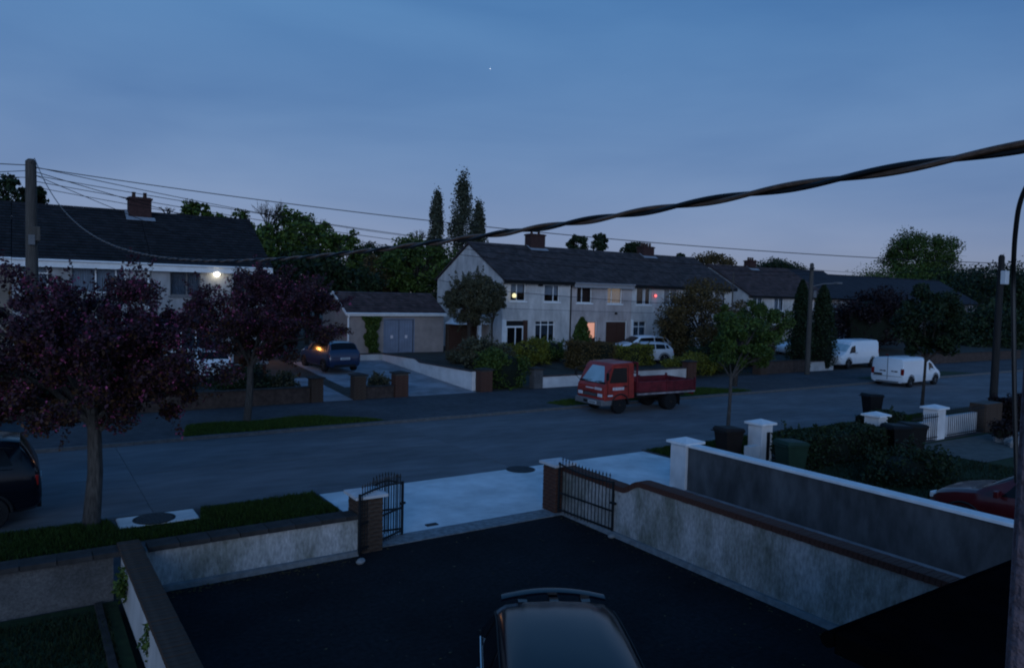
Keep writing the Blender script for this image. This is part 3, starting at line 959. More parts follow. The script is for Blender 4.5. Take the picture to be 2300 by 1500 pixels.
def house(name, label, x0, x1, yf, depth, z0, ze, zr, wallm, ops, roofm='roof_tile', fascia='dark_gutter', chims=(), gable_l=False, gable_r=False, group=None, seed=0, tile=True, fh=0.16, over=0.32, gm=None, cut=False):
    """ops: dicts with x0,x1,z0,z1 and kind"""
    ym = yf + depth / 2
    t = thing(name, label, 'house', ((x0 + x1) / 2, yf, z0), 0, group)
    b = MB()
    wall_with_openings(b, x0, x1, z0 - .3, ze, yf, .25, [(o['x0'], o['x1'], o['z0'], o['z1']) for o in ops])
    b.build('wall', wallm, t)
    MB().box(x0, yf + depth - .25, z0 - .3, x1, yf + depth, ze).build('rear_wall', wallm, t)
    for flag, xa in ((gable_l, x0), (gable_r, x1 - .25)):
        poly = [(yf + .25, z0 - .3), (yf + depth - .25, z0 - .3), (yf + depth - .25, ze), (ym, zr - .18), (yf + .25, ze)]
        if flag:
            poly = [(yf + .003, z0 - .3), (yf + depth, z0 - .3), (yf + depth, ze - .06), (ym, zr - .10), (yf + .003, ze - .06)]
            MB().prism(poly, 'x', xa - .002 if xa == x0 else xa, xa + .25 + (0 if xa == x0 else .002)).build('gable_wall', gm or wallm, t)
    # roof slabs
    sl = (zr - ze) / (depth / 2)
    za = ze - over * sl
    k = MB()
    e0, e1 = (x0 - (.12 if gable_l else 0)), (x1 + (.12 if gable_r else 0))
    k.prism([(yf - over, za), (ym, zr), (yf + depth + over, za), (yf + depth + over, za + .10), (ym, zr + .11), (yf - over, za + .10)], 'x', e0, e1)
    rf = k.build('roof', roofm, t)
    if tile:
        q = MB()
        tiles(q, e0 + .005, e1 - .005, yf - over - .03, za + .10 - .03 * sl, ym, zr + .112, seed=seed)
        tag(q.build('roof_tiles', roofm, t), kind='stuff')
    q = MB()
    x = e0
    while x < e1 - .05:
        xe = min(x + .45, e1)
        q.prism([(ym - .13, zr + .07), (ym - .05, zr + .165), (ym + .05, zr + .165), (ym + .13, zr + .07)], 'x', x + .006, xe - .006)
        x = xe
    tag(q.build('ridge_tiles', roofm, t), kind='stuff')
    q = MB()
    q.box(x0 + (0 if not gable_l else -.1), yf - over - .02, za - fh + .05, x1 + (0 if not gable_r else .1), yf - over + .03, za + .06)
    q.box(x0, yf - over + .03, za - fh + .05, x1, yf, za - fh + .08)
    q.build('fascia', fascia, t)
    q = MB()
    q.tube([(x0, yf - over - .07, za + .03), (x1, yf - over - .07, za + .03)], .055, 8)
    q.build('gutter', fascia, t)
    for c in chims:
        ch = chimney(t, c['x'], ym + c.get('dy', 0), zr - .6, c['top'], c.get('wx', .95), c.get('wy', .75), c.get('n', 4), c.get('spikes', False))
        wx, wy = c.get('wx', .95), c.get('wy', .75)
        yq = ym + c.get('dy', 0) - wy / 2
        zq = zr + .12 - sl * (ym - yq)
        f = MB()
        f.add([(c['x'] - wx / 2 - .16, yq - .34, zq - .34 * sl + .06), (c['x'] + wx / 2 + .16, yq - .34, zq - .34 * sl + .06), (c['x'] + wx / 2 + .16, yq - .01, zq + .07), (c['x'] - wx / 2 - .16, yq - .01, zq + .07)], [(0, 1, 2, 3)])
        f.add([(c['x'] - wx / 2 - .16, yq, zq + .07), (c['x'] - wx / 2 - .012, yq, zq + .07), (c['x'] - wx / 2 - .012, ym, zr + .19), (c['x'] - wx / 2 - .16, ym, zr + .19)], [(0, 1, 2, 3)])
        f.build('flashing', 'lead', ch)
    for o in ops:
        kd = o['kind']
        a = (o['x0'], o['x1'], o['z0'], o['z1'])
        if kd == 'window':
            window(t, *a, yf, o.get('mull', (.5,)), o.get('trans'), o.get('frame', 'white_paint'), o.get('curtain', 'curtain'), o.get('lit'), o.get('sill', True), o.get('half'))
        elif kd == 'door':
            d = MB().box(a[0] + .06, yf + .10, a[2], a[1] - .06, yf + .15, a[3] - .06)
            for (u0, u1, v0, v1) in ((.15, .45, .1, .42), (.55, .85, .1, .42), (.15, .45, .52, .9), (.55, .85, .52, .9)):
                W, Hh = a[1] - a[0], a[3] - a[2]
                d.box(a[0] + W * u0, yf + .085, a[2] + Hh * v0, a[0] + W * u1, yf + .10, a[2] + Hh * v1)
            dd = d.build('door', o.get('m', 'door_brown'), t)
            f = MB()
            f.box(a[0], yf + .06, a[2], a[0] + .06, yf + .16, a[3])
            f.box(a[1] - .06, yf + .06, a[2], a[1], yf + .16, a[3])
            f.box(a[0] + .06, yf + .06, a[3] - .06, a[1] - .06, yf + .16, a[3])
            f.build('door_frame', o.get('frame', 'white_paint'), dd)
            MB().box(a[1] - .18, yf + .06, a[2] + .95, a[1] - .13, yf + .085, a[2] + 1.1).build('handle', 'chrome', dd)
            if o.get('lit'):
                W, Hh = a[1] - a[0], a[3] - a[2]
                MB().box(a[0] + W * .14, yf + .070, a[2] + Hh * .45, a[1] - W * .14, yf + .084, a[3] - .12).build('lit_pane', o['lit'], dd)
    return t
def W(x0, x1, z0, z1, **k): return dict(kind='window', x0=x0, x1=x1, z0=z0, z1=z1, **k)
def D(x0, x1, z0, z1, **k): return dict(kind='door', x0=x0, x1=x1, z0=z0, z1=z1, **k)
ZG = 0.60
GR = 'terraced houses to the right of the garage'
# --- the pale terrace right of the garage
h = house('terraced_house', 'pale end terrace house with a white gable beside the garage', 27.08, 32.94, 42, 9.4, ZG, 5.72, 8.24, 'render_cool',
      [W(27.72, 28.98, 4.22, 5.42, mull=(.42,), half=.45, curtain='curtain'), W(30.55, 31.88, 4.20, 5.40, mull=(.62,), half=.38, curtain='curtain'),
       W(29.85, 31.55, 1.42, 2.88, mull=(.3, .68), trans=.80, half=.3, curtain='curtain_dark'),
       D(27.38, 29.15, ZG, 2.92, m='trim_black')],
      gable_l=True, chims=(dict(x=32.94, top=9.30, wx=1.35, wy=.8, n=2),), seed=1, fh=.2, group=GR)
# glazed porch doors in that opening
k = MB()
for x in (27.40, 28.10, 28.70):
    k.box(x, 41.93, ZG, x + .07, 42.0, 2.40)
k.box(27.40, 41.93, 2.40, 28.77, 42.0, 2.52)
pf = k.build('porch_frame', 'white_paint', h)
MB().box(27.47, 41.95, ZG, 28.09, 41.96, 2.40).build('pane', 'window_glass', pf)
MB().box(28.17, 41.95, ZG, 28.69, 41.96, 2.40).build('pane', 'window_glass', pf)
MB().box(28.78, 41.93, ZG, 29.14, 42.0, 2.90).build('porch_panel', 'door_brown', h)
MB().box(27.04, 41.90, ZG, 27.36, 41.995, 2.95).build('pilaster', 'white_paint', h)
MB().box(30.0, 41.86, 5.27, 30.3, 42.0, 5.42).build('vent_box', 'trim_black', h)
dp = MB().tube([(32.86, 41.88, 5.45), (32.86, 41.93, 5.2), (32.86, 41.93, ZG)], .05, 8)
dp.build('downpipe', 'dark_gutter', h)
# low white canopied side porch in the passage
sp = thing('side_porch', 'white canopied side porch between garage and end gable', 'porch', (25.6, 44.6, ZG))
MB().box(24.5, 45.0, ZG, 27.0, 45.2, 2.5).build('wall', 'brick_brown', sp)
MB().prism([(24.4, 2.55), (27.05, 2.55), (25.7, 3.35)], 'y', 43.4, 45.2).build('canopy', 'white_paint', sp)
MB().box(26.1, 43.45, ZG, 26.35, 43.65, 2.55).build('post', 'white_paint', sp)
MB().box(24.7, 44.94, ZG, 25.6, 44.995, 2.5).build('door', 'door_brown', sp)

h = house('terraced_house', 'pinkish mid terrace house with pale fascia and amber lit door', 32.96, 38.73, 42, 9.4, ZG, 5.70, 8.22, 'render_pink',
      [W(33.45, 34.85, 4.16, 5.42, mull=(.36,), curtain='curtain_brown'), W(36.35, 37.78, 4.14, 5.40, mull=(.3,), lit='lit_warm', curtain=None),
       D(34.30, 35.38, ZG, 2.84, lit='lit_amber'), D(36.25, 38.35, ZG, 2.84)],
      fascia='grey_fascia', seed=2, fh=.32, group=GR)
MB().box(37.1, 41.9, 3.35, 37.28, 42.0, 3.5).build('alarm_box', 'trim_black', h)
h = house('terraced_house', 'pale mid terrace house with a red light between its upper windows', 38.75, 44.50, 42, 9.4, ZG, 5.68, 8.20, 'render_cool',
      [W(39.25, 40.75, 4.10, 5.42, mull=(.52, .62), trans=None, curtain='curtain_brown'), W(42.15, 43.65, 4.10, 5.40, mull=(.48,), curtain='curtain'),
       W(38.95, 40.35, ZG + .1, 2.84, mull=(.5,), trans=.80, curtain='curtain_dark')],
      seed=3, chims=(dict(x=44.5, top=8.98, wx=1.25, wy=.8, n=4, spikes=True),), fh=.2, group=GR)
MB().box(38.72, 41.9, ZG, 38.93, 41.995, 2.95).build('pilaster', 'white_paint', h)
rl = thing('wall_light', 'small glowing red light on the wall between two upper windows', 'light', (41.1, 41.9, 4.80))
MB().box(41.03, 41.93, 4.72, 41.17, 42.0, 4.9).build('bracket', 'trim_black', rl)
MB().lathe((41.1, 41.86, 4.80), [(.0, -.11), (.10, -.05), (.11, .03), (.07, .10), (.0, .12)], 10).build('glow', 'lit_red', rl, smooth=True)
house('terraced_house', 'pale end of the terrace half hidden by the brownish tree', 44.52, 50.3, 42, 9.4, ZG, 5.66, 8.18, 'render_pale',
      [W(45.2, 46.6, 4.1, 5.4), W(48.0, 49.4, 4.1, 5.4), W(46.0, 48.2, 1.4, 2.8, mull=(.33, .66))], gable_r=True, seed=4, fh=.2, group=GR)
# --- farther terraces along the road
GF = 'dim terraces farther along the road'
for i in range(3):
    xa = 53.5 + i * 5.9
    house('terraced_house', ['reddish roofed house just beyond the pale terrace', 'dim house with a warm lit upper window beyond the terrace', 'dim white house behind the twin dark conifers'][i],
          xa, xa + 5.88, 43, 9.4, ZG - .2, 5.15, 7.75, ('render_pale', 'render_pale', 'render_pale')[i],
          [W(xa + .6, xa + 2.0, 3.7, 4.9), W(xa + 3.6, xa + 5.0, 3.7, 4.9), W(xa + .8, xa + 3.0, 1.0, 2.4, mull=(.33, .66)),
           D(xa + 3.8, xa + 4.8, ZG - .2, 2.4)],
          roofm='roof_tile_brown' if i < 2 else 'roof_slate', gable_l=(i == 0), gable_r=(i == 2), seed=10 + i, group=GF, tile=(i < 2),
          chims=(dict(x=xa + 5.88, top=8.5, n=3),) if i == 0 else ())
lw = thing('lit_window', 'small warm lit window glowing through the leaves of the far house', 'lit window', (62.5, 42.9, 4.2))
MB().box(62.0, 42.88, 3.95, 62.5, 42.94, 4.75).build('pane', 'lit_orange', lw)
MB().box(61.94, 42.86, 3.89, 62.56, 42.93, 3.95).build('frame', 'white_paint', lw)
for i in range(4):
    xa = 73.5 + i * 5.9
    house('terraced_house', ['very dim house behind the purple bush', 'very dim house behind the white vans', 'very dim house with dark slate roof at the road bend', 'very dim end house with a grey gable at the right'][i],
          xa, xa + 5.88, 44, 9.4, ZG - .5, 4.9, 7.5, 'far_wall_dim' if i % 2 else 'render_grey',
          [W(xa + .6, xa + 2.0, 3.4, 4.6, curtain='curtain_dark'), W(xa + 3.6, xa + 5.0, 3.4, 4.6, curtain='curtain_dark'), W(xa + .8, xa + 3.0, .8, 2.1, mull=(.33, .66), curtain='curtain_dark')],
          roofm='roof_slate', gable_l=(i == 0), gable_r=(i == 3), seed=20 + i, group=GF, tile=False)
# --- left terrace, long dark roof
GL = 'terraced houses on the left under the long dark roof'
h = house('terraced_house', 'tan rendered house at the left edge behind the utility pole', -6.1, -0.32, 41, 9.4, ZG, 5.92, 8.62, 'render_left_tan',
      [W(-5.4, -4.0, 4.3, 5.5), W(-2.6, -1.2, 4.3, 5.5), W(-5.4, -3.4, 1.5, 2.9, mull=(.33, .66)), D(-2.4, -1.4, ZG, 2.8)],
      roofm='roof_dark', fascia='white_paint', seed=30, fh=.34, group=GL)
h = house('terraced_house', 'pale left house with white framed windows behind the purple tree', -0.30, 5.48, 41, 9.4, ZG, 5.90, 8.60, 'render_left',
      [W(-0.05, 1.1, 4.25, 5.48, mull=(.5,), trans=.72, half=.3), W(2.0, 4.35, 4.25, 5.48, mull=(.45, .82), curtain='curtain'), W(0.2, 2.2, 1.4, 2.9, mull=(.33, .66)), D(3.2, 4.3, ZG, 2.8)],
      roofm='roof_dark', fascia='white_paint', seed=31, fh=.34, group=GL, chims=(dict(x=5.49, top=9.45, wx=1.1, wy=.85, n=2, dy=-.3),))
MB().tube([(5.35, 40.9, 5.6), (5.35, 40.93, 5.3), (5.35, 40.93, ZG)], .05, 8).build('downpipe', 'white_paint', h)
h = house('terraced_house', 'white left end house with a bright lamp under its eaves', 5.50, 11.3, 41, 9.4, ZG, 5.88, 8.58, 'render_left',
      [W(6.35, 7.8, 4.2, 5.46, mull=(.55,), curtain='blind', frame='bumper_grey'), W(9.4, 10.7, 4.2, 5.46, mull=(.5,), curtain='curtain_dark'),
       W(6.2, 8.3, 1.4, 2.9, mull=(.33, .66), curtain='curtain_dark'), D(9.4, 10.4, ZG, 2.8)],
      roofm='roof_dark', fascia='white_paint', gable_r=True, seed=32, fh=.34, group=GL)
lp = thing('wall_lamp', 'bright white lamp lit on the wall under the eaves', 'lamp', (8.55, 40.9, 5.40))
MB().box(8.50, 40.84, 5.36, 8.60, 41.0, 5.48).build('bracket', 'trim_black', lp)
MB().lathe((8.55, 40.76, 5.36), [(.0, -.14), (.11, -.09), (.145, .02), (.10, .11), (.0, .15)], 12).build('bulb', 'lit_white', lp, smooth=True)
pl = bpy.data.lights.new('wall_lamp_light', 'POINT')
pl.energy = 0.14
pl.color = (1.0, .95, .8)
pl.shadow_soft_size = .12
plo = bpy.data.objects.new('lamp_light', pl)
COL.objects.link(plo)
plo.parent = lp
plo.location = (0, -.4, -.1)

# --- garage
t = thing('garage', 'low beige garage with blue grey double door and white trimmed gable', 'garage', (20.7, 45, ZG))
b = MB()
gx0, gx1, gy, gd, gze, gzr = 17.3, 24.25, 45.0, 4.5, 3.27, 4.50
dx0, dx1, dzt = 19.88, 21.95, 2.82
wall_with_openings(b, gx0, gx1, ZG - .4, gze, gy, .22, [(dx0, dx1, ZG, dzt)])
b.build('wall', 'render_beige', t)
MB().box(gx0, gy + gd - .22, ZG - .4, gx1, gy + gd, gze).build('rear_wall', 'render_beige', t)
for xa in (gx0 - .002, gx1 - .218):
    MB().prism([(gy + .004, ZG - .4), (gy + gd - .004, ZG - .4), (gy + gd - .004, gze), (gy + gd / 2, gzr - .06), (gy + .004, gze)], 'x', xa, xa + .22).build('gable_wall', 'render_beige', t)
k = MB()
sl = (gzr - gze) / (gd / 2)
k.prism([(gy - .2, gze - .2 * sl), (gy + gd / 2, gzr), (gy + gd + .2, gze - .2 * sl), (gy + gd + .2, gze - .2 * sl + .08), (gy + gd / 2, gzr + .09), (gy - .2, gze - .2 * sl + .08)], 'x', gx0 - .12, gx1 + .1)
k.build('roof', 'roof_tile_brown', t)
q = MB()
tiles(q, gx0 - .115, gx1 + .095, gy - .22, gze - .22 * sl + .08, gy + gd / 2, gzr + .092, seed=50)
tag(q.build('roof_tiles', 'roof_tile_brown', t), kind='stuff')
MB().box(gx0 - .1, gy - .23, gze - .2 * sl - .1, gx1 + .1, gy - .19, gze - .2 * sl + .06).build('fascia', 'white_paint', t)
MB().tube([(gx0 - .14, gy - .28, gze - .2 * sl + .05), (gx1 + .1, gy - .28, gze - .2 * sl + .05)], .055, 8).build('gutter', 'white_paint', t)
k = MB()
k.beam((gx0 - .145, gy - .25, gze - .25 * sl + .02), (gx0 - .145, gy + gd / 2, gzr + .03), .03, .18)
k.beam((gx0 - .145, gy + gd + .25, gze - .25 * sl + .02), (gx0 - .145, gy + gd / 2 + .01, gzr + .03), .03, .18)
k.build('bargeboard', 'white_paint', t)
MB().tube([(gx0 + .1, gy - .26, gze - .1), (gx0 + .06, gy - .06, gze - .35), (gx0 + .06, gy - .06, ZG)], .055, 8).build('downpipe', 'white_paint', t)
for i in range(2):
    xa = dx0 + (dx1 - dx0) / 2 * i
    xb = xa + (dx1 - dx0) / 2
    k = MB().box(xa + .02, gy + .05, ZG, xb - .02, gy + .10, dzt - .03)
    for j in range(5):
        a = xa + .06 + j * (xb - xa - .12) / 5
        k.box(a, gy + .032, ZG + .05, a + (xb - xa - .12) / 5 - .02, gy + .05, dzt - .08)
    d = k.build('door', 'door_bluegrey', t)
    MB().box((xa + xb) / 2 - .09, gy + .015, 1.58, (xa + xb) / 2 + .09, gy + .03, 1.78).build('sign_plate', 'sticker_white', d)
f = MB()
f.box(dx0 - .08, gy - .02, ZG, dx0, gy + .1, dzt + .08)
f.box(dx1, gy - .02, ZG, dx1 + .08, gy + .1, dzt + .08)
f.box(dx0, gy - .02, dzt, dx1, gy + .1, dzt + .08)
f.build('door_frame', 'door_bluegrey', t)

# ================================================================== front walls across the road
def fwall(label, x0, x1, h, m, y=30.2, th=.22, z0=0.0, cap=None, caph=.06, n='front_wall'):
    t = thing(n, label, 'wall', ((x0 + x1) / 2, y, z0))
    MB().box(x0, y - th / 2, z0 - .2, x1, y + th / 2, z0 + h).build('wall_face', m, t)
    x = x0
    me = brick_mesh(('fc', cap or m, th), .888, th + .08, caph, cap or m)
    while x + .9 <= x1 + .01:
        inst(me, 'coping_stone', t, (x + .45 - (x0 + x1) / 2, 0, h + rnd.uniform(-.002, .004)))
        x += .9
    if x1 - x > .05:
        MB().box(x + .006, y - th / 2 - .04, z0 + h, x1, y + th / 2 + .04, z0 + h + caph).build('coping_stone', cap or m, t)
    return t
fwall('long dark brick front wall behind the second purple tree', -12, 10.0, .60, 'far_wall_brick', cap='coping_dark')
brick_pillar('brick_pillar', 'dark brick pillar left of the narrow gateway', 10.02, 29.95, 10.52, 30.45, .98, 0, 'brick_brown', cat='pillar', cap='coping_dark', group='brick pillars across the road')
brick_pillar('brick_pillar', 'dark brick pillar right of the narrow gateway', 11.88, 29.95, 12.42, 30.45, 1.02, 0, 'brick_brown', cat='pillar', cap='coping_dark', group='brick pillars across the road')
fwall('short low brick wall between two brick pillars', 12.44, 13.78, .48, 'far_wall_brick', cap='coping_dark')
brick_pillar('brick_pillar', 'brick pillar at the left of the wide drive opening', 13.80, 29.95, 14.42, 30.45, 1.04, 0, 'brick_red', cat='pillar', cap='coping_dark', group='brick pillars across the road')
brick_pillar('brick_pillar', 'brick pillar at the street end of the white garden wall', 18.22, 29.95, 18.85, 30.45, 1.02, 0, 'brick_red', cat='pillar', cap='coping_dark', group='brick pillars across the road')
plain_pillar('stone_pillar', 'grey rendered pillar between the overgrown hedge and the low white wall', 21.32, 29.98, 21.85, 30.42, .95, m='roughcast_dark', capm='coping_dark')
fwall('low white front wall left of the truck', 21.87, 27.1, .56, 'render_white', cap='far_wall_brick')
fwall('white front wall panel seen above the truck bed', 27.6, 32.2, .62, 'render_cool', cap='far_wall_brick')
brick_pillar('brick_pillar', 'reddish brick pillar at the right end of the white wall behind the truck', 32.22, 29.95, 32.9, 30.45, .98, 0, 'brick_red', cat='pillar', cap='coping_dark', group='brick pillars across the road')
brick_pillar('brick_pillar', 'dim brick pillar under the street tree crown', 38.6, 29.9, 39.3, 30.5, 1.0, 0, 'brick_brown', cat='pillar', cap='coping_dark', group='brick pillars across the road')
fwall('dark front wall between the brick pillar and the twin conifers', 39.32, 43.4, .75, 'far_wall_brick', cap='coping_dark')
fwall('short white front wall in front of the second white van', 43.6, 46.6, .62, 'render_cool', cap='far_wall_brick')
fwall('dark front wall behind the white van', 52, 75, .7, 'far_wall_brick', cap='coping_dark')
# white garden wall up the slope beside the drive, in panels, with the swept step
t = thing('garden_wall', 'white garden wall climbing beside the pale drive to the garage', 'wall', (18.1, 35.5, 0))
def gwall_top(y): 
    if y < 36.0: return .93 + (y - 30.4) * -.012
    if y > 36.7: return 1.02 + (y - 36.7) * -.022
    s = (y - 36.0) / .7
    return .862 + .158 * s * s * (3 - 2 * s)
for a, c in ((30.46, 36.0), (36.0, 36.7), (36.7, 41.0)):
    n = 6 if c - a < 1 else 1
    for i in range(n):
        y0, y1 = a + (c - a) * i / n, a + (c - a) * (i + 1) / n
        MB().prism([(y0, zg(y0) - .2), (y1, zg(y1) - .2), (y1, gwall_top(y1)), (y0, gwall_top(y0))], 'x', 18.0, 18.2).build('wall_panel', 'render_white', t)
        MB().prism([(y0, gwall_top(y0)), (y1, gwall_top(y1)), (y1, gwall_top(y1) + .05), (y0, gwall_top(y0) + .05)], 'x', 17.96, 18.24).build('coping', 'far_wall_brick', t)
MB().box(15.2, 41.0, .2, 18.2, 41.2, .93).build('wall_panel', 'render_pale', t)
MB().box(15.16, 40.96, .93, 18.24, 41.24, .98).build('coping', 'far_wall_brick', t)
# ================================================================== vehicles
ST = {
 # x/L, z bottom, z belt, z top, half width at belt, half width at top (heights of a 1.48 m high, 0.90 m half-wide car)
 'hatch': [(-.500, .40, .60, .66, .74, .66), (-.490, .27, .84, .90, .83, .74), (-.472, .22, .97, 1.05, .87, .74), (-.435, .20, .985, 1.24, .885, .68), (-.395, .19, .99, 1.395, .895, .645),
           (-.30, .18, .985, 1.455, .90, .64), (-.18, .18, .97, 1.478, .90, .65), (-.05, .18, .955, 1.478, .90, .655), (.06, .18, .945, 1.455, .90, .655), (.12, .18, .94, 1.40, .898, .66),
           (.20, .18, .93, 1.19, .893, .70), (.27, .18, .92, .985, .885, .73), (.36, .18, .86, .925, .875, .72), (.44, .20, .76, .84, .83, .68), (.485, .24, .62, .70, .75, .62), (.50, .34, .52, .58, .66, .55)],
 'suv': [(-.500, .42, .66, .74, .78, .70), (-.490, .32, .92, 1.0, .85, .74), (-.475, .27, 1.02, 1.14, .88, .74), (-.45, .25, 1.03, 1.34, .89, .70), (-.425, .24, 1.035, 1.50, .895, .68),
         (-.34, .23, 1.03, 1.56, .90, .67), (-.18, .23, 1.02, 1.58, .90, .68), (-.02, .23, 1.01, 1.575, .90, .68), (.08, .23, 1.0, 1.54, .90, .68), (.13, .23, .995, 1.48, .898, .68),
         (.20, .23, .99, 1.27, .893, .72), (.265, .23, .98, 1.06, .888, .76), (.36, .24, .93, 1.02, .88, .76), (.45, .26, .85, .93, .85, .72), (.49, .30, .70, .78, .78, .66), (.50, .40, .58, .64, .70, .60)],
 'van': [(-.500, .40, .98, 1.86, .90, .80), (-.495, .30, 1.0, 1.90, .93, .84), (-.47, .26, 1.0, 1.925, .94, .845), (-.30, .24, 1.0, 1.93, .95, .85), (-.10, .24, 1.0, 1.93, .95, .85), (.10, .24, 1.0, 1.915, .95, .845),
         (.18, .24, 1.0, 1.87, .95, .83), (.24, .24, 1.0, 1.72, .945, .81), (.31, .24, 1.0, 1.42, .94, .82), (.375, .24, 1.0, 1.13, .93, .84), (.43, .24, .93, 1.01, .91, .82), (.475, .28, .80, .90, .87, .76), (.495, .32, .66, .74, .80, .70), (.50, .40, .56, .62, .72, .62)],
}
def lerp(a, b, t): return a + (b - a) * t
def car(name, label, loc, rotz, paint, style='hatch', Ln=4.2, Wd=1.76, Ht=None, group=None, rails=False, plate=True, spoiler=False, chrome=False, cat='car', wheel_r=.32, blind=False):
    t = thing(name, label, cat, loc, rotz, group)
    S = ST[style]
    bh = max(s[3] for s in S)
    sz = (Ht or bh) / bh
    sw = Wd / 2 / max(s[4] for s in S)
    def sec(x):
        """interpolated station at x/L"""
        for i in range(len(S) - 1):
            if S[i][0] <= x <= S[i + 1][0]:
                u = (x - S[i][0]) / (S[i + 1][0] - S[i][0])
                return [lerp(S[i][k], S[i + 1][k], u) for k in range(6)]
        return list(S[0] if x < S[0][0] else S[-1])
    def ring(q):
        x, zb, ze, zt, hb, ht = q
        X, zb, ze, zt, hb, ht = x * Ln, zb * sz, ze * sz, zt * sz, hb * sw, ht * sw
        d = zt - ze
        zs = ze + d * .80
        return [(X, 0, zb), (X, hb * .80, zb), (X, hb * .95, zb + .08), (X, hb * 1.0, lerp(zb, ze, .42)), (X, hb * .995, lerp(zb, ze, .72)), (X, hb * .965, ze),
                (X, lerp(hb * .95, ht, .78), zs), (X, ht * .90, zt - d * .04), (X, ht * .55, zt + .012), (X, 0, zt + .022)]
    xs = sorted(set([s[0] for s in S] + [lerp(S[i][0], S[i + 1][0], .5) for i in range(len(S) - 1)]))
    rings = [ring(sec(x)) for x in xs]
    b = MB()
    n = len(rings[0])
    full = [r + [(p[0], -p[1], p[2]) for p in reversed(r[1:-1])] for r in rings]
    N = len(full[0])
    vs = [p for r in full for p in r]
    fs = [(i * N + k, i * N + (k + 1) % N, (i + 1) * N + (k + 1) % N, (i + 1) * N + k) for i in range(len(full) - 1) for k in range(N)]
    fs.append(tuple(range(N))[::-1])
    fs.append(tuple(range((len(full) - 1) * N, len(full) * N)))
    b.add(vs, [f[::-1] for f in fs])
    body = b.build('body', paint, t, smooth=True, world=False, sharp=32)
    # glass lies a few millimetres proud of the shell
    def side(x, v, sgn, off=.007):
        r = ring(sec(x))
        p, q = Vector(r[5]), Vector(r[6])
        a = p.lerp(q, v)
        return (a.x, sgn * (a.y + off), a.z)
    def swin(nm, xa, xb, xa2, xb2, sgn, v0=.10, v1=.96, m='car_glass', off=.007):
        k = MB()
        G = 6
        vs = []
        for j in (0, 1, 2):
            v = lerp(v0, v1, j / 2)
            for i in range(G + 1):
                x = lerp(lerp(xa, xa2, j / 2), lerp(xb, xb2, j / 2), i / G)
                vs.append(side(x, v, sgn, off))
        fs = [(j * (G + 1) + i, j * (G + 1) + i + 1, (j + 1) * (G + 1) + i + 1, (j + 1) * (G + 1) + i) for j in range(2) for i in range(G)]
        k.add(vs, fs if sgn < 0 else [f[::-1] for f in fs])
        return k.build(nm, m, t, smooth=True, world=False)
    def top(x, u, off=.008):
        r = ring(sec(x))
        pts = [r[6], r[7], r[8], r[9]]
        w = abs(u) * 3
        i = min(2, int(3 - w - 1e-6)) if w < 3 else 0
        seg = (3 - w) - i
        p = Vector(pts[i]).lerp(Vector(pts[i + 1]), seg)
        return (p.x, math.copysign(p.y, u) if u else 0, p.z + off)
    def twin(nm, xa, xb, u0, m='car_glass', off=.008, x0n=None):
        k = MB()
        G = 8
        vs = []
        for j in range(5):
            x = lerp(xa, xb, j / 4)
            for i in range(G + 1):
                vs.append(top(x, lerp(-u0, u0, i / G), off))
        fs = [(j * (G + 1) + i, (j + 1) * (G + 1) + i, (j + 1) * (G + 1) + i + 1, j * (G + 1) + i + 1) for j in range(4) for i in range(G)]
        k.add(vs, fs)
        return k.build(nm, m, t, smooth=True, world=False)
    if style == 'van':
        for s in (-1, 1):
            swin('side_window', .14, .30, .14, .235, s, .12, .80)
        twin('windscreen', .225, .365, .92, 'sky_reflection_glass')
        k = MB().box(-.5 * Ln - .012, -.012, .42, -.5 * Ln - .002, .012, 1.84)
        k.box(-.5 * Ln - .01, -.80 * sw, .60, -.5 * Ln - .002, .80 * sw, .62)
        k.build('door_seam', 'trim_black', body, world=False)
        k = MB()
        for i, (a, c) in enumerate(((-.58, -.40), (-.36, -.22), (.10, .24), (.27, .44))):
            k.box(-.5 * Ln - .014, a, .86 + .012 * (i % 2), -.5 * Ln - .004, c, .93)
        k.build('lettering', 'trim_black', body, world=False)
        MB().box(-.5 * Ln - .05, -.03, 1.80, -.5 * Ln - .0, .12, 1.85).build('brake_light', 'lamp_red', t, world=False)
    else:
        rr = -.415 if style == 'hatch' else -.40
        for s in (-1, 1):
            swin('side_window', -.15, .155, -.15, .095, s)
            swin('side_window', -.34, -.165, -.325, -.165, s)
            swin('side_window', rr, -.355, rr + .03, -.34, s, .22, .92)
            if chrome:
                k = MB()
                k.tube([side(lerp(-.40, .17, i / 14), .06, s, .014) for i in range(15)], .011, 6)
                k.build('window_trim', 'chrome', t, smooth=True, world=False)
                k = MB()
                k.tube([side(lerp(-.40, .11, i / 14), .985, s, .010) for i in range(15)], .008, 6)
                k.build('window_trim', 'trim_black', t, smooth=True, world=False)
        twin('windscreen', .128, .262, .90)
        if style == 'hatch': twin('rear_window', -.468, -.402, .84)
        else: twin('rear_window', -.472, -.428, .86)
    for s in (-1, 1):
        k = MB()
        zl, xl = (.72, -.485) if style != 'van' else (.82, -.499)
        r = ring(sec(xl))
        yb = r[4][1]
        k.box(xl * Ln - .02, s * (yb - .17), zl * sz, xl * Ln + .06, s * (yb + .006), (zl + (.2 if style != 'van' else .42)) * sz)
        k.build('tail_light', 'lamp_red', t, world=False, bevel=.02)
        k = MB()
        r = ring(sec(.475))
        k.box(.455 * Ln, s * (r[4][1] - .24), .62 * sz, .488 * Ln, s * (r[4][1] - .01), .74 * sz)
        k.build('headlight', 'lamp_clear', t, world=False, bevel=.02)
        k = MB()
        r = ring(sec(.16))
        k.box(.15 * Ln, s * (r[5][1] + .03), r[5][2] + .02, .15 * Ln + .09, s * (r[5][1] + .22), r[5][2] + .16)
        k.build('mirror', paint, t, world=False, bevel=.02)
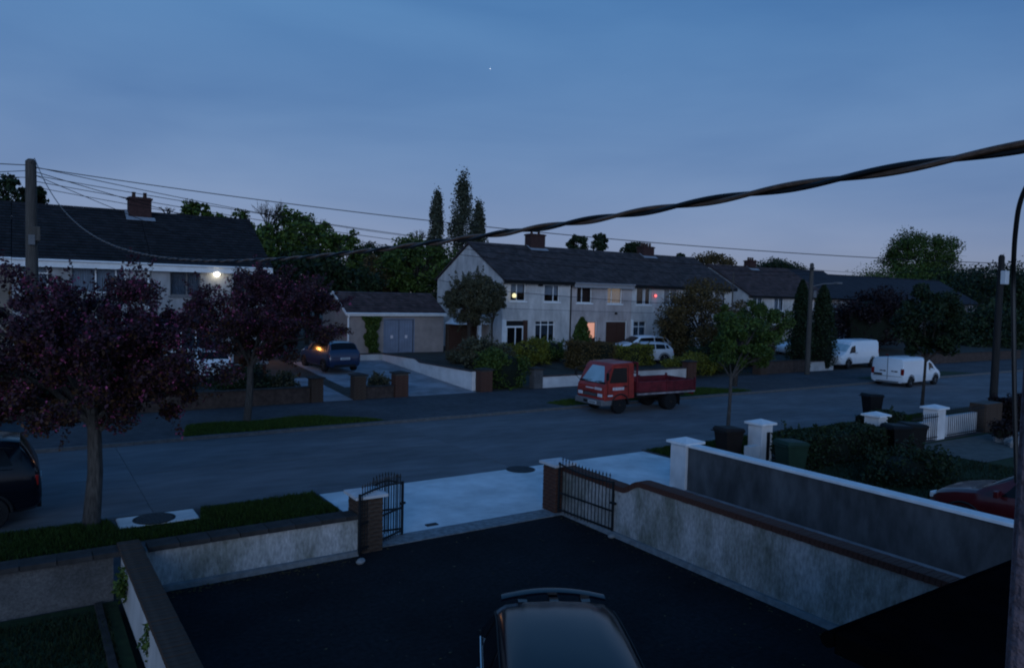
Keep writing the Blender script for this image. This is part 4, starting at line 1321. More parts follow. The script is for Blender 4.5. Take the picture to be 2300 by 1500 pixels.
        for xw in (-.32, .315):
            q = MB()
            r = ring(sec(xw))
            yo = r[3][1]
            yc = s * (yo - .20)
            q.lathe((xw * Ln, yc, wheel_r), [(wheel_r * .62, -.0), (wheel_r * .95, 0), (wheel_r, .03), (wheel_r, .17), (wheel_r * .95, .205), (wheel_r * .62, .205)] if s > 0 else
                    [(wheel_r * .62, -.205), (wheel_r * .95, -.205), (wheel_r, -.17), (wheel_r, -.03), (wheel_r * .95, 0), (wheel_r * .62, 0)], 22, axis='y')
            wh = q.build('wheel', 'rubber', t, smooth=True, world=False)
            q = MB()
            yr = yc + s * .19
            for a in range(5):
                an = a * 2 * math.pi / 5
                q.beam((xw * Ln, yr, wheel_r), (xw * Ln + math.cos(an) * wheel_r * .62, yr, wheel_r + math.sin(an) * wheel_r * .62), .07, .03, up=(0, 1, 0))
            q.lathe((xw * Ln, yr - .012, wheel_r), [(wheel_r * .66, 0), (wheel_r * .66, .024), (wheel_r * .58, .024), (wheel_r * .58, 0)], 20, axis='y')
            q.build('rim', 'rim_alloy', wh, world=False)
            q = MB()   # dark wheel arch
            pts = [(xw * Ln + math.cos(a) * wheel_r * 1.13, s * (yo - .006), wheel_r + math.sin(a) * wheel_r * 1.13) for a in [math.pi * i / 12 for i in range(13)]]
            q.tube(pts, .028, 6)
            q.build('wheel_arch', 'trim_black', t, smooth=True, world=False)
    for s in (-1, 1):
        for xh in (-.13, -.30):
            if style != 'van':
                r = ring(sec(xh))
                MB().box(xh * Ln - .09, s * (r[4][1] - .01), r[4][2] + .04, xh * Ln + .09, s * (r[4][1] + .018), r[4][2] + .07).build('door_handle', paint, t, world=False)
    if plate:
        zp = (.66 if style != 'van' else .62) * sz
        k = MB().box(-.5 * Ln - .012, -.26, zp, -.488 * Ln + .02, .26, zp + .11) if style != 'van' else MB().box(-.5 * Ln - .016, .30, .64, -.5 * Ln, .78, .75)
        p = k.build('number_plate', 'plate_white' if style != 'van' else 'trim_black', t, world=False)
        if style != 'van':
            q = MB()
            for i in range(7):
                a = -.22 + i * .063
                q.box(-.5 * Ln - .015, a, zp + .025, -.5 * Ln - .011, a + .038, zp + .085)
            q.build('characters', 'plate_ink', p, world=False)
    k = MB()
    k.box(-.499 * Ln, -.66 * Wd / 2, .28, -.47 * Ln, .66 * Wd / 2, .42)
    k.build('bumper_trim', 'trim_black', t, world=False)
    if rails:
        for s in (-1, 1):
            q = MB()
            pts = []
            for i in range(13):
                x = lerp(-.36, .05, i / 12)
                r = ring(sec(x))
                e = 0 if i in (0, 12) else .05
                pts.append((r[7][0], s * r[7][1] * .96, r[7][2] + e))
            q.tube(pts, .016, 6)
            q.build('roof_rail', rails, t, smooth=True, world=False)
    if spoiler:
        q = MB()
        G = 14
        vs = []
        for i in range(G + 1):
            u = lerp(-1, 1, i / G)
            y = u * .575
            xo = -.437 * Ln - .16 + .075 * u * u
            z = 1.405 * sz + .030 - .045 * u * u
            for (dx, dz) in ((0, 0), (.07, .020), (.15, .006), (.15, -.02), (0, -.03)):
                vs.append((xo + dx, y, z + dz))
        fs = [(i * 5 + k, i * 5 + (k + 1) % 5, (i + 1) * 5 + (k + 1) % 5, (i + 1) * 5 + k) for i in range(G) for k in range(5)]
        fs += [tuple(range(5)), tuple(range(G * 5, G * 5 + 5))[::-1]]
        q.add(vs, fs)
        sp = q.build('spoiler', paint, t, smooth=True, world=False)
        q = MB()
        for u in (-.56, 0, .56):
            q.box(-.437 * Ln - .05, u * .62 - .05, 1.30 * sz, -.40 * Ln, u * .62 + .05, 1.40 * sz)
        q.build('spoiler_mount', paint, sp, world=False)
    return t
# our dark hatchback on the drive, tail towards the gate
car('parked_car', 'black hatchback seen from above on the dark drive below the window', (4.0, 4.87, 0.0), R(-120), 'paint_black', 'hatch', 4.1, 1.66, 1.44, spoiler=True, chrome=True)
car('parked_car', 'black estate car with silver roof rails cut off by the left edge of the road', (-2.05, 18.15, -0.1), math.pi, 'paint_black', 'suv', 4.75, 1.85, 1.72, rails='chrome', chrome=True)
car('parked_car', 'white car at the left edge beyond the purple tree', (-3.0, 26.0, 0.0), 0, 'paint_white', 'hatch', 4.2, 1.75)
car('parked_car', 'blue car with an amber glow on its side parked tail out by the garage', (13.85, 38.65, zg(38.6)), R(93), 'paint_blue', 'suv', 4.3, 1.78, 1.58)
car('parked_car', 'white hatchback glimpsed under the second purple tree', (7.3, 37.0, zg(37)), R(88), 'paint_white', 'hatch', 4.0, 1.7)
car('parked_car', 'white hatchback parked behind the hedges in front of the pale houses', (36.7, 38.7, zg(38.7) + .02), R(165), 'paint_white', 'hatch', 4.2, 1.78, 1.52)
car('parked_car', 'pale silver car just in front of the white hatchback', (35.0, 36.6, zg(36.6)), R(152), 'paint_silver', 'hatch', 3.8, 1.62, 1.36)
car('parked_car', 'dark red car in the neighbour drive at the right edge', (16.9, 6.0, 0.0), R(92), 'paint_darkred', 'hatch', 4.2, 1.76, 1.46)
car('parked_car', 'white car dimly seen through the street tree crown', (52.5, 37.0, zg(37)), R(170), 'paint_white', 'hatch', 4.2, 1.75)
car('delivery_van', 'white van parked at the far kerb with its plain rear doors towards us', (43.9, 23.55, -0.1), R(3), 'paint_white', 'van', 4.7, 1.95, 1.66, cat='van', wheel_r=.33)
car('delivery_van', 'white van standing nose to the left behind the short white wall', (49.7, 31.0, zg(31)), R(184), 'paint_white', 'van', 5.2, 2.0, 1.95, cat='van', wheel_r=.36)
# amber lantern on the end gable of the left terrace: it lights the side of the blue car
gl = thing('wall_lantern', 'small amber lantern on the white end gable behind the second purple tree', 'lantern', (11.42, 41.35, 2.2))
MB().box(11.30, 41.32, 2.3, 11.42, 41.38, 2.34).build('bracket', 'iron', gl)
MB().lathe((11.45, 41.35, 2.05), [(.05, 0), (.09, .05), (.09, .20), (.03, .26)], 10).build('glass', 'lit_orange', gl)
pl = bpy.data.lights.new('lantern_light', 'POINT')
pl.energy = 5.0
pl.color = (1.0, .40, .09)
pl.shadow_soft_size = .1
plo = bpy.data.objects.new('lantern_light', pl)
COL.objects.link(plo)
plo.parent = gl
plo.location = (.2, -.12, -.05)

# ------------------------------------------------------------------ the red dropside truck, cab to the left, kerb side beyond
def truck(loc, rotz):
    t = thing('flatbed_truck', 'red dropside truck with pale windscreen parked on the far side of the road', 'truck', loc, rotz)
    # local: +x forward, length 5.1, origin on the road under the middle
    Wh = .90
    xf = 2.55
    B = lambda b, n, m, p=t, **k: b.build(n, m, p, world=False, **k)
    # cab shell: side profile extruded in three tapered slices
    prof = [(xf - 1.62, .62), (xf - .02, .55), (xf, .80), (xf - .03, 1.12), (xf - .10, 1.22), (xf - .42, 1.95), (xf - .56, 2.06), (xf - 1.55, 2.10), (xf - 1.62, 2.04)]
    def prof_at(s):
        cx, cz = xf - .9, 1.2
        return [(cx + (x - cx) * (1 - s * .5), cz + (z - cz) * (1 - s * .55)) for x, z in prof]
    rows = [(-Wh, .06), (-Wh * .965, .02), (-Wh * .90, 0), (Wh * .90, 0), (Wh * .965, .02), (Wh, .06)]
    k = MB()
    vs = []
    for y, s in rows:
        for x, z in prof_at(s):
            # upper cab leans inwards
            yy = y * (1 - max(0, (z - 1.2)) * .10)
            vs.append((x, yy, z))
    n = len(prof)
    fs = [(i * n + j, i * n + (j + 1) % n, (i + 1) * n + (j + 1) % n, (i + 1) * n + j) for i in range(len(rows) - 1) for j in range(n)]
    fs += [tuple(range(n))[::-1], tuple(range((len(rows) - 1) * n, len(rows) * n))]
    k.add(vs, [f[::-1] for f in fs])
    cab = B(k, 'cab', 'truck_red', smooth=True, sharp=28)
    # windscreen, slightly curved, sits on the raked face
    def scr(u, v):
        x = lerp(xf - .085, xf - .425, v) + .016 - .05 * u * u
        z = lerp(1.235, 1.945, v)
        return (x, u * Wh * lerp(.965, .90, v), z + .005)
    k = MB()
    G = 8
    vs = [scr(lerp(-1, 1, i / G), lerp(.05, .97, j / 4)) for j in range(5) for i in range(G + 1)]
    k.add(vs, [(j * (G + 1) + i, j * (G + 1) + i + 1, (j + 1) * (G + 1) + i + 1, (j + 1) * (G + 1) + i) for j in range(4) for i in range(G)])
    ws = B(k, 'windscreen', 'sky_reflection_glass', smooth=True)
    k = MB()
    k.beam(scr(-.97, .045), scr(.97, .045), .05, .09)
    B(k, 'cowl_strip', 'trim_black')
    for a in (-.45, .25):
        q = MB().beam(scr(a, .07), scr(a + .42, .16), .018, .018)
        B(q, 'wiper', 'trim_black', ws)
    for s in (-1, 1):
        def sd(x, z): return (x, s * (Wh * (1 - max(0, z - 1.2) * .10) + .010), z)
        q = MB()
        q.add([sd(xf - .28, 1.28), sd(xf - 1.22, 1.28), sd(xf - 1.22, 1.88), sd(xf - .53, 1.88)], [(0, 1, 2, 3)])
        B(q, 'side_window', 'car_glass')
        q = MB()
        q.beam(sd(xf - 1.30, .70), sd(xf - 1.30, 1.98), .012, .016)
        q.beam(sd(xf - .20, .70), sd(xf - .20, 1.22), .012, .016)
        q.beam(sd(xf - 1.30, 1.98), sd(xf - .50, 1.98), .012, .016)
        q.beam(sd(xf - 1.30, .70), sd(xf - .95, .70), .012, .016)
        B(q, 'door_gap', 'trim_black', cab)
        B(MB().box(xf - 1.20, s * (Wh + .002) - .012, 1.10, xf - 1.02, s * (Wh + .002) + .016, 1.15), 'door_handle', 'trim_black', cab)
        # painted name on the door: unreadable white strokes in the photo
        q = MB()
        x = xf - .46
        for wd in (.12, .05, .09, .05, .07, .10, .05, .08):
            q.box(x - wd * .8, s * (Wh + .004) - .003, .98, x, s * (Wh + .004) + .006, 1.10)
            x -= wd
        B(q, 'door_lettering', 'sticker_white', cab)
        # headlight cluster and corner lamp
        q = MB().box(xf - .08, s * .50, .70, xf + .018, s * .80, .84)
        hl = B(q, 'headlight', 'lamp_clear', bevel=.02)
        q = MB().box(xf - .10, s * .805, .72, xf - .012, s * .875, .83)
        B(q, 'indicator', 'lamp_amber')
        q = MB().box(xf - .46, s * (Wh - .01), .74, xf - .20, s * (Wh + .02), .80)
        B(q, 'side_marker', 'lamp_clear')
        # mirror on its arm
        q = MB()
        q.tube([sd(xf - .16, 1.25), (xf - .05, s * (Wh + .14), 1.42), (xf - .05, s * (Wh + .16), 1.75), sd(xf - .40, 1.85)], .014, 6)
        m_ = B(q, 'mirror_arm', 'trim_black')
        B(MB().box(xf - .08, s * (Wh + .09), 1.42, xf - .03, s * (Wh + .24), 1.72), 'mirror', 'trim_black', m_, bevel=.015)
        # front wheel, rear twin wheel, arch and mud flap
        for nm, xw, r_, y0, y1 in (('wheel', xf - .88, .36, Wh - .24, Wh - .02), ('wheel', xf - 3.70, .36, Wh - .46, Wh - .02)):
            q = MB()
            lo, hi = (y0, y1) if s > 0 else (-y1, -y0)
            q.lathe((xw, 0, r_), [(r_ * .58, lo), (r_ * .94, lo), (r_, lo + .03), (r_, hi - .03), (r_ * .94, hi), (r_ * .58, hi)], 22, axis='y')
            wh = B(q, nm, 'rubber', smooth=True)
            q = MB()
            e = s * (y1 - .05)
            q.lathe((xw, e, r_), [(r_ * .58, 0), (r_ * .58, s * .035), (r_ * .50, s * .035), (r_ * .40, -s * .02), (r_ * .14, -s * .02), (r_ * .14, s * .05)], 18, axis='y')
            B(q, 'rim', 'rim_rust', wh, smooth=True)
        q = MB()
        pts = [(xf - .88 + math.cos(a) * .45, s * (Wh - .01), .36 + math.sin(a) * .45) for a in [math.pi * (.0 + i / 12) for i in range(13)]]
        q.tube(pts, .035, 6)
        B(q, 'wheel_arch', 'trim_black', smooth=True)
        q = MB().box(xf - 4.22, s * .42, .20, xf - 4.19, s * (Wh - .02), .62)
        B(q, 'mud_flap', 'rubber')
        q = MB().box(xf - 1.40, s * (Wh - .06), .34, xf - 1.34, s * (Wh - .35), .62)
        B(q, 'mud_flap', 'rubber')
    # nose: panel seam, name, grille, bumper, plate
    B(MB().box(xf - .10, -.78, .865, xf + .012, .78, .875), 'panel_seam', 'trim_black', cab)
    q = MB()
    y = .74
    for wd in (.10, .08, .10, .09, .07):
        q.box(xf - .06, y - wd * .85, .985, xf + .012, y, 1.085)
        y -= wd
    y -= .08
    for wd in (.06, .05, .06, .06, .05, .07, .05, .06, .05):
        q.box(xf - .06, y - wd * .8, 1.0, xf + .012, y, 1.05)
        y -= wd
    B(q, 'front_lettering', 'sticker_white', cab)
    q = MB().box(xf - .05, -.46, .70, xf + .008, .46, .84)
    gr = B(q, 'grille', 'trim_black')
    for i in range(3):
        B(MB().box(xf, -.44, .715 + i * .042, xf + .016, .44, .735 + i * .042), 'grille_bar', 'bumper_grey', gr)
    q = MB().box(xf - .14, -Wh, .36, xf + .10, Wh, .60)
    q.box(xf - .45, -Wh, .36, xf - .14, -Wh + .10, .58)
    q.box(xf - .45, Wh - .10, .36, xf - .14, Wh, .58)
    bp = B(q, 'bumper', 'bumper_grey', bevel=.03)
    q = MB().box(xf + .10, .05, .42, xf + .112, .57, .54)
    pl_ = B(q, 'number_plate', 'plate_white')
    q = MB()
    for i in range(7):
        a = .09 + i * .064
        q.box(xf + .111, a, .445, xf + .115, a + .04, .515)
    B(q, 'characters', 'plate_ink', pl_)
    B(MB().box(xf + .09, -.30, .42, xf + .105, -.05, .54), 'air_intake', 'trim_black')
    # chassis, tank, headboard, bed with dropsides
    q = MB()
    for s in (-1, 1):
        q.box(xf - 4.95, s * .36 - .04, .52, xf - .3, s * .36 + .04, .68)
    for xx in (1.9, 2.7, 3.7, 4.6):
        q.box(xf - xx - .05, -.36, .54, xf - xx + .05, .36, .66)
    q.cyl((xf - 3.70, -.6, .36), .07, 1.2, 8, axis='y')
    B(q, 'chassis', 'chassis')
    B(MB().box(xf - 2.30, -Wh + .06, .36, xf - 1.80, -.46, .66), 'battery_box', 'bumper_grey', bevel=.02)
    B(MB().cyl((xf - 2.95, -Wh + .26, .52), .17, .5, 14, axis='x'), 'fuel_tank', 'chassis', smooth=True)
    xb0, xb1 = xf - 5.08, xf - 1.74
    bed = B(MB().box(xb0 + .05, -Wh - .02, .74, xb1, Wh + .02, .84), 'bed_floor', 'tipper_floor')
    for s in (-1, 1):
        q = MB().box(xb0 + .05, s * (Wh + .015) - .035, .72, xb1, s * (Wh + .015) + .035, .795)
        B(q, 'bed_rail', 'rail_grey')
        for a, c in ((xb0 + .06, (xb0 + xb1) / 2 - .05), ((xb0 + xb1) / 2 + .05, xb1 - .06)):
            q = MB().box(a, s * (Wh) - .02, .80, c, s * (Wh) + .02, 1.26)
            for zz in (.86, 1.0, 1.14):
                q.box(a + .02, s * Wh - .032, zz, c - .02, s * Wh + .032, zz + .04)
            q.box(a, s * Wh - .035, 1.22, c, s * Wh + .035, 1.27)
            B(q, 'dropside', 'truck_side_red')
        B(MB().box((xb0 + xb1) / 2 - .045, s * Wh - .04, .80, (xb0 + xb1) / 2 + .045, s * Wh + .04, 1.32), 'stake', 'truck_side_red')
        B(MB().box(xb0 + .0, s * Wh - .045, .78, xb0 + .06, s * Wh + .045, 1.36), 'corner_post', 'truck_side_red')
        B(MB().box(xb0 - .01, s * .66 - .14, .60, xb0 + .03, s * .66 + .14, .70), 'tail_light', 'lamp_red')
    B(MB().box(xb0, -Wh + .04, .80, xb0 + .04, Wh - .04, 1.26), 'tailboard', 'truck_side_red')
    q = MB().box(xb1 - .055, -Wh, .80, xb1, Wh, 1.30)
    for y in (-Wh + .04, -.3, .3, Wh - .04):
        q.box(xb1 - .05, y - .035, 1.30, xb1, y + .035, 2.08)
    q.box(xb1 - .055, -Wh, 2.02, xb1, Wh, 2.10)
    q.box(xb1 - .05, -Wh, 1.62, xb1 - .01, Wh, 1.67)
    B(q, 'headboard', 'truck_side_red')
    return t
truck((22.12, 23.45, -0.1), math.pi - R(2.0))
# ================================================================== trees and plants
def leaf_quads(rng, c, size, flat=0.0):
    """c (n,3): one four-cornered leaf at each point, random tilt"""
    n = len(c)
    u = rng.normal(size=(n, 3)); u /= np.linalg.norm(u, axis=1)[:, None]
    w_ = rng.normal(size=(n, 3)); w_[:, 2] += flat
    v = np.cross(u, w_); v /= np.linalg.norm(v, axis=1)[:, None] + 1e-9
    s = size * (0.4 + 1.15 * rng.random(n))[:, None]
    q = np.stack([c - u * s * .6, c + v * s * .36, c + u * s * .6, c - v * s * .36], axis=1)
    return q
def clump_cloud(rng, cen, rad, nclump, cr, n, fill=.55, zbias=0.0):
    """points gathered in clumps spread through an ellipsoid, so the outline is uneven and has gaps"""
    d = rng.normal(size=(nclump, 3)); d /= np.linalg.norm(d, axis=1)[:, None]
    rr = fill + (1 - fill) * rng.random(nclump) ** .5
    cc = d * rr[:, None] * np.array(rad) * (0.82 + .26 * rng.random(nclump))[:, None] + np.array(cen)
    cc[:, 2] += zbias
    k = rng.integers(0, nclump, n)
    size = cr * (0.55 + 0.8 * rng.random(nclump))
    e = rng.normal(size=(n, 3)); e /= np.linalg.norm(e, axis=1)[:, None]
    p = cc[k] + e * (size[k] * rng.random(n) ** .42)[:, None] * np.array([1, 1, .8])
    return cc, p
def tree(name, label, base, trunk_h, trunk_r, cen, rad, nclump, cr, nleaf, leaf, m, bark='bark', seed=0, group=None, lean=(0, 0), cat='tree', blossom=0, bm='blossom', limbs=10, sprays=0, flat=0, fill=.55):
    rng = np.random.default_rng(seed)
    t = thing(name, label, cat, base, 0, group)
    bx, by, bz = base
    cc, p = clump_cloud(rng, cen, rad, nclump, cr, nleaf, fill)
    if sprays:                                     # long leafy shoots breaking the outline
        ex = [p]
        for i in range(sprays):
            s = cc[rng.integers(0, len(cc))]
            d = (s - np.array(cen)) / np.array(rad)
            d = d / (np.linalg.norm(d) + 1e-6) + np.array([0, 0, .55]) + rng.normal(size=3) * .3
            d /= np.linalg.norm(d)
            ln = cr * (1.3 + 1.5 * rng.random())
            u = rng.random((70, 1))
            ex.append(s + d * u * ln + rng.normal(size=(70, 3)) * .075 * (1.25 - u))
        p = np.concatenate(ex)
    b = MB()
    top = Vector((bx + lean[0], by + lean[1], bz + trunk_h))
    mid = Vector((bx + lean[0] * .45 + trunk_r * .3, by + lean[1] * .5, bz + trunk_h * .5))
    b.tube([(bx, by, bz - .1), (bx, by, bz + .06), tuple(mid), tuple(top)], [trunk_r * 1.35, trunk_r * 1.1, trunk_r * .92, trunk_r * .8], 9)
    order = rng.permutation(len(cc))[:limbs]
    for i in order:
        e = Vector(cc[i])
        s = top.lerp(mid, float(rng.random() * .25))
        m1 = s.lerp(e, .45) + Vector((0, 0, .12 * (e - s).length))
        b.tube([tuple(s), tuple(m1), tuple(e)], [trunk_r * .5, trunk_r * .3, trunk_r * .1], 6, caps=False)
        for _ in range(3):
            o = Vector(rng.normal(size=3)) * cr * .8
            b.tube([tuple(m1), tuple(m1.lerp(e, .6) + o * .4), tuple(e + o)], [trunk_r * .2, trunk_r * .1, trunk_r * .04], 4, caps=False)
    b.build('trunk', bark, t, smooth=True)
    off = np.array(base)
    mm = m if isinstance(m, (list, tuple)) else [m]
    mi = None
    if len(mm) > 1:
        hgt = (p[:, 2] - p[:, 2].min()) / (np.ptp(p[:, 2]) + 1e-6)
        mi = (rng.random(len(p)) < np.clip(.75 - hgt, .06, .8)).astype(np.int32)
    polysoup('crown', leaf_quads(rng, p, leaf, flat) - off, mm, t, mi)
    if blossom:
        k = rng.integers(0, len(p), blossom // 8)
        c = np.repeat(p[k], 8, 0) + rng.normal(size=(len(k) * 8, 3)) * leaf * .9
        polysoup('blossom', leaf_quads(rng, c, leaf * .85) - off, bm, t)
    return t
def tree_px(name, label, pxc, pytop, pybot, wpx, Y, m, seed, group=None, trunk_base=None, leaf=.16, dens=1.0, cr=.22, nclump=None, bark='bark', rz=1.0, fill=.5, cat='tree', limbs=10, trunk_h=None):
    """a tree whose crown fills the given stretch of the view at depth Y; its foot stands on the ground below it"""
    a, c = aty(pxc, pytop, Y), aty(pxc, pybot, Y)
    l, r_ = aty(pxc - wpx / 2, (pytop + pybot) / 2, Y), aty(pxc + wpx / 2, (pytop + pybot) / 2, Y)
    dep = (Vector(l) - Vector(r_)).length / 2
    rad = (dep * .95, dep * .95, max(.4, (a[2] - c[2]) / 2) * rz)
    cen = ((a[0] + c[0]) / 2, Y, (a[2] + c[2]) / 2)
    gz = zg(Y) if Y > 30 else 0
    base = (cen[0], Y, gz)
    area = rad[0] * rad[2] + rad[0] * rad[1]
    n = int(min(42000, max(2500, dens * area * 62 / leaf ** 1.15)))
    nc = nclump or int(40 + area * 2.0)
    th = trunk_h or max(.6, cen[2] - rad[2] * .35 - gz)
    return tree(name, label, base, th, max(.06, rad[0] * .055), cen, rad, nc, max(.30, rad[0] * cr * 1.25), n, leaf, m, bark, seed, group, limbs=limbs, cat=cat)

PT = 'purple leaved blossoming street trees'
tree('purple_tree', 'big purple leaved tree with pink blossom on the near verge left', (1.12, 16.35, 0), 2.05, .15, (0.80, 16.5, 3.35), (3.0, 2.1, 1.5), 150, .31, 76000, .056, ['leaf_purple', 'leaf_bronze'], 'bark_pale', 11, PT, lean=(.06, .05), blossom=7500, limbs=16, sprays=190, fill=.3)
tree('purple_tree', 'smaller purple leaved tree with red tinted blossom across the road', (6.6, 26.6, 0), 2.1, .13, (7.2, 26.7, 3.75), (2.65, 2.1, 1.55), 150, .34, 60000, .066, ['leaf_purple', 'leaf_bronze'], 'bark_pale', 12, PT, lean=(.12, .05), blossom=5200, limbs=16, sprays=190, fill=.3)
# street trees on the right
tree('street_tree', 'green young street tree with thin pale stem on the near verge', (20.7, 17.3, 0), 2.1, .065, (21.5, 17.5, 3.15), (1.15, 1.1, 1.0), 40, .30, 11000, .085, 'leaf_mid', 'bark_pale', 13, 'young street trees', lean=(.13, .05))
tree('street_tree', 'dark young street tree with thin stem in front of the white van', (35.6, 18.3, 0), 2.2, .07, (35.9, 18.3, 3.9), (1.6, 1.5, 1.7), 60, .42, 20000, .11, 'leaf_dark', 'bark', 14, 'young street trees', lean=(.1, 0))
tree('street_tree', 'broad green street tree with dark trunk standing on the far grass strip', (32.25, 26.6, 0), 1.9, .13, (34.2, 27.2, 3.3), (2.7, 1.9, 1.3), 75, .34, 17000, .10, 'leaf_mid', 'bark', 15, lean=(.2, .1))
tree_px('garden_tree', 'brownish loose tree in front of the hidden end house', 1580, 640, 815, 135, 35.5, 'leaf_brownish', 16, leaf=.115, dens=2.2, cr=.24, nclump=90)
tree('garden_tree', 'grey green loose tree in front of the white gable', (22.4, 38.4, zg(38)), 2.3, .12, (22.7, 38.5, 4.3), (1.9, 1.7, 1.55), 140, .32, 36000, .08, 'leaf_olive', 'bark', 17, limbs=14, sprays=60, fill=.3)
tree('garden_tree', 'slim upper shoot of grey green foliage beside the gable tree', (23.9, 38.2, zg(38)), 2.6, .07, (24.15, 38.4, 4.4), (.75, .7, .9), 30, .26, 6000, .085, 'leaf_olive', 'bark', 18)
# twin conifers by the second pole
def conifer(label, x, y, z, h, r, m, seed, n, leaf=.10, group=None, name='conifer', top=.25):
    rng = np.random.default_rng(seed)
    t = thing(name, label, 'conifer', (x, y, z), 0, group)
    MB().tube([(x, y, z - .1), (x, y, z + h * .9)], [r * .12, .02], 7).build('trunk', 'bark', t)
    u = rng.random(n) ** .8
    prof = r * np.clip((1 - u) ** .55, top * .4, 1) * (.62 + .38 * np.clip(u * 6, 0, 1))
    a = rng.random(n) * 2 * np.pi
    rr = prof * (0.45 + .6 * rng.random(n) ** .5) * (1 + .13 * np.sin(a * 5 + u * 22 + seed) + .08 * np.sin(a * 3 - u * 31))
    p = np.stack([x + rr * np.cos(a), y + rr * np.sin(a), z + .15 + u * h], 1)
    polysoup('crown', leaf_quads(rng, p, leaf) - np.array((x, y, z)), m, t)
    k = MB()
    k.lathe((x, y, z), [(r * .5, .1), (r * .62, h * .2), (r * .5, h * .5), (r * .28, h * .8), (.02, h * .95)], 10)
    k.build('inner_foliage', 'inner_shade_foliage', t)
    return t
CG = 'twin dark columnar conifers by the utility pole'
conifer('taller of two dark columnar conifers beside the utility pole', 43.8, 30.8, zg(31), 5.9, 1.0, 'leaf_dark', 21, 11000, group=CG)
conifer('fatter right one of two dark columnar conifers beside the utility pole', 45.9, 30.6, zg(31), 5.6, 1.15, 'leaf_dark', 22, 11000, group=CG)
conifer('dark pointed conifer in front of the amber lit door', 31.0, 38.3, zg(38), 2.7, .85, 'leaf_mid', 23, 6000)
# hedges and shrubs
def bush(name, label, cen, rad, n, leaf, m, seed, cat='shrub', core=True, group=None, cr=.28, box=False):
    rng = np.random.default_rng(seed)
    gz = cen[2] - rad[2]
    t = thing(name, label, cat, (cen[0], cen[1], gz), 0, group)
    rad = np.array(rad)
    if box:
        q = rng.random((n, 3)) * 2 - 1
        ax = rng.choice([0, 1, 2, 2], n)
        sg = rng.choice([-1, 1], n)
        q[np.arange(n), ax] = sg
        p = q * rad * (0.92 + .10 * np.sin(q[:, [0]] * rad[0] * 2.3 + seed) + .05 * rng.normal(size=(n, 1))) + np.array(cen)
        p[:, 2] = np.maximum(p[:, 2], gz + .02)
    else:
        _, p = clump_cloud(rng, cen, rad, 30, float(rad.mean()) * cr * 1.7, n, fill=.35)
        p = p[p[:, 2] > gz - .05]
    ex = [p]
    for i in range(n // 350):                      # stray shoots
        s = p[rng.integers(0, len(p))]
        d = (s - np.array(cen)) / rad
        d = d / (np.linalg.norm(d) + 1e-6) + rng.normal(size=3) * .4 + np.array([0, 0, .5])
        d /= np.linalg.norm(d)
        ln = leaf * (2.0 + 3.5 * rng.random())
        ex.append(s + d * rng.random((22, 1)) * ln + rng.normal(size=(22, 3)) * leaf * .35)
    p = np.concatenate(ex)
    polysoup('foliage', leaf_quads(rng, p, leaf) - np.array((cen[0], cen[1], gz)), m, t)
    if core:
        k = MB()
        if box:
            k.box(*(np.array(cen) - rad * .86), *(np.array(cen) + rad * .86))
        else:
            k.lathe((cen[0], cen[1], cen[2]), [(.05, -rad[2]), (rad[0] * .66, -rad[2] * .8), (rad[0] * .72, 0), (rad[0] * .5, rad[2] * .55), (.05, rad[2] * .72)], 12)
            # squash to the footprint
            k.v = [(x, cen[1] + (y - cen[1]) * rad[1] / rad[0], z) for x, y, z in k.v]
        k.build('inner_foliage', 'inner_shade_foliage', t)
    return t
bush('hedge', 'dark box hedge between the green bin and the pillar cap', (20.4, 12.9, .43), (2.35, .55, .45), 14000, .07, 'leaf_dark', 31, 'hedge', box=True)
bush('hedge', 'dark box hedge between the pillar cap and the short railings', (24.0, 13.75, .48), (1.0, .35, .50), 5000, .07, 'leaf_dark', 32, 'hedge', box=True)
bush('hedge', 'reddish dark hedge right of the broad brick pillar', (33.5, 12.9, .55), (2.3, .5, .6), 9000, .08, 'leaf_maroon', 33, 'hedge', box=True)
bush('shrub', 'low dark bush on the lawn in front of the black bins', (19.6, 10.4, .35), (1.5, .8, .42), 6000, .07, 'leaf_dark', 34)
bush('shrub', 'dark plant growing among the pale rocks', (28.1, 11.7, .45), (.5, .35, .3), 1500, .07, 'leaf_maroon', 35)
bush('overgrown_hedge', 'overgrown front hedge between brick pillar and grey pillar', (20.1, 30.9, .95), (1.35, .9, 1.0), 12000, .10, 'leaf_mid', 36, 'hedge')
bush('shrub', 'tall olive shrub behind the overgrown front hedge', (20.9, 34.3, 1.25), (1.5, 1.1, 1.15), 9000, .10, 'leaf_olive', 37)
bush('shrub', 'wild shrub with yellowish shoots under the porch doors', (25.6, 37.2, 1.12), (1.9, 1.0, .74), 10000, .095, ['leaf_yellow'][0], 38)
bush('shrub', 'green shrub under the ground floor window of the end house', (28.4, 38.4, 1.15), (1.5, .9, .68), 8000, .095, 'leaf_mid', 39)
bush('shrub', 'low scrub on the slope left of the end house', (22.6, 38.9, .85), (1.4, .8, .5), 4000, .09, 'leaf_olive', 40)
bush('hedge', 'brown clipped hedge below the pointed conifer', (29.2, 35.2, 1.05), (1.35, .9, .80), 12000, .08, 'leaf_brownish', 41, 'hedge', box=True)
bush('hedge', 'yellow green low hedge left of the white hatchback', (32.6, 35.6, .9), (1.7, .6, .60), 12000, .085, 'leaf_yellow', 42, 'hedge', box=True)
bush('hedge', 'yellow green hedge in front of the two pale cars', (33.9, 31.3, .58), (2.3, .6, .54), 12000, .085, 'leaf_yellow', 43, 'hedge')
bush('hedge', 'low brownish hedge along the right of the pale cars', (41.5, 33.2, .95), (3.0, .8, .8), 12000, .09, 'leaf_brownish', 44, 'hedge')
bush('shrub', 'round dark bush against the wall of the pale mid house', (40.6, 38.9, 1.95), (1.35, 1.1, 1.35), 9000, .10, 'leaf_dark', 45)
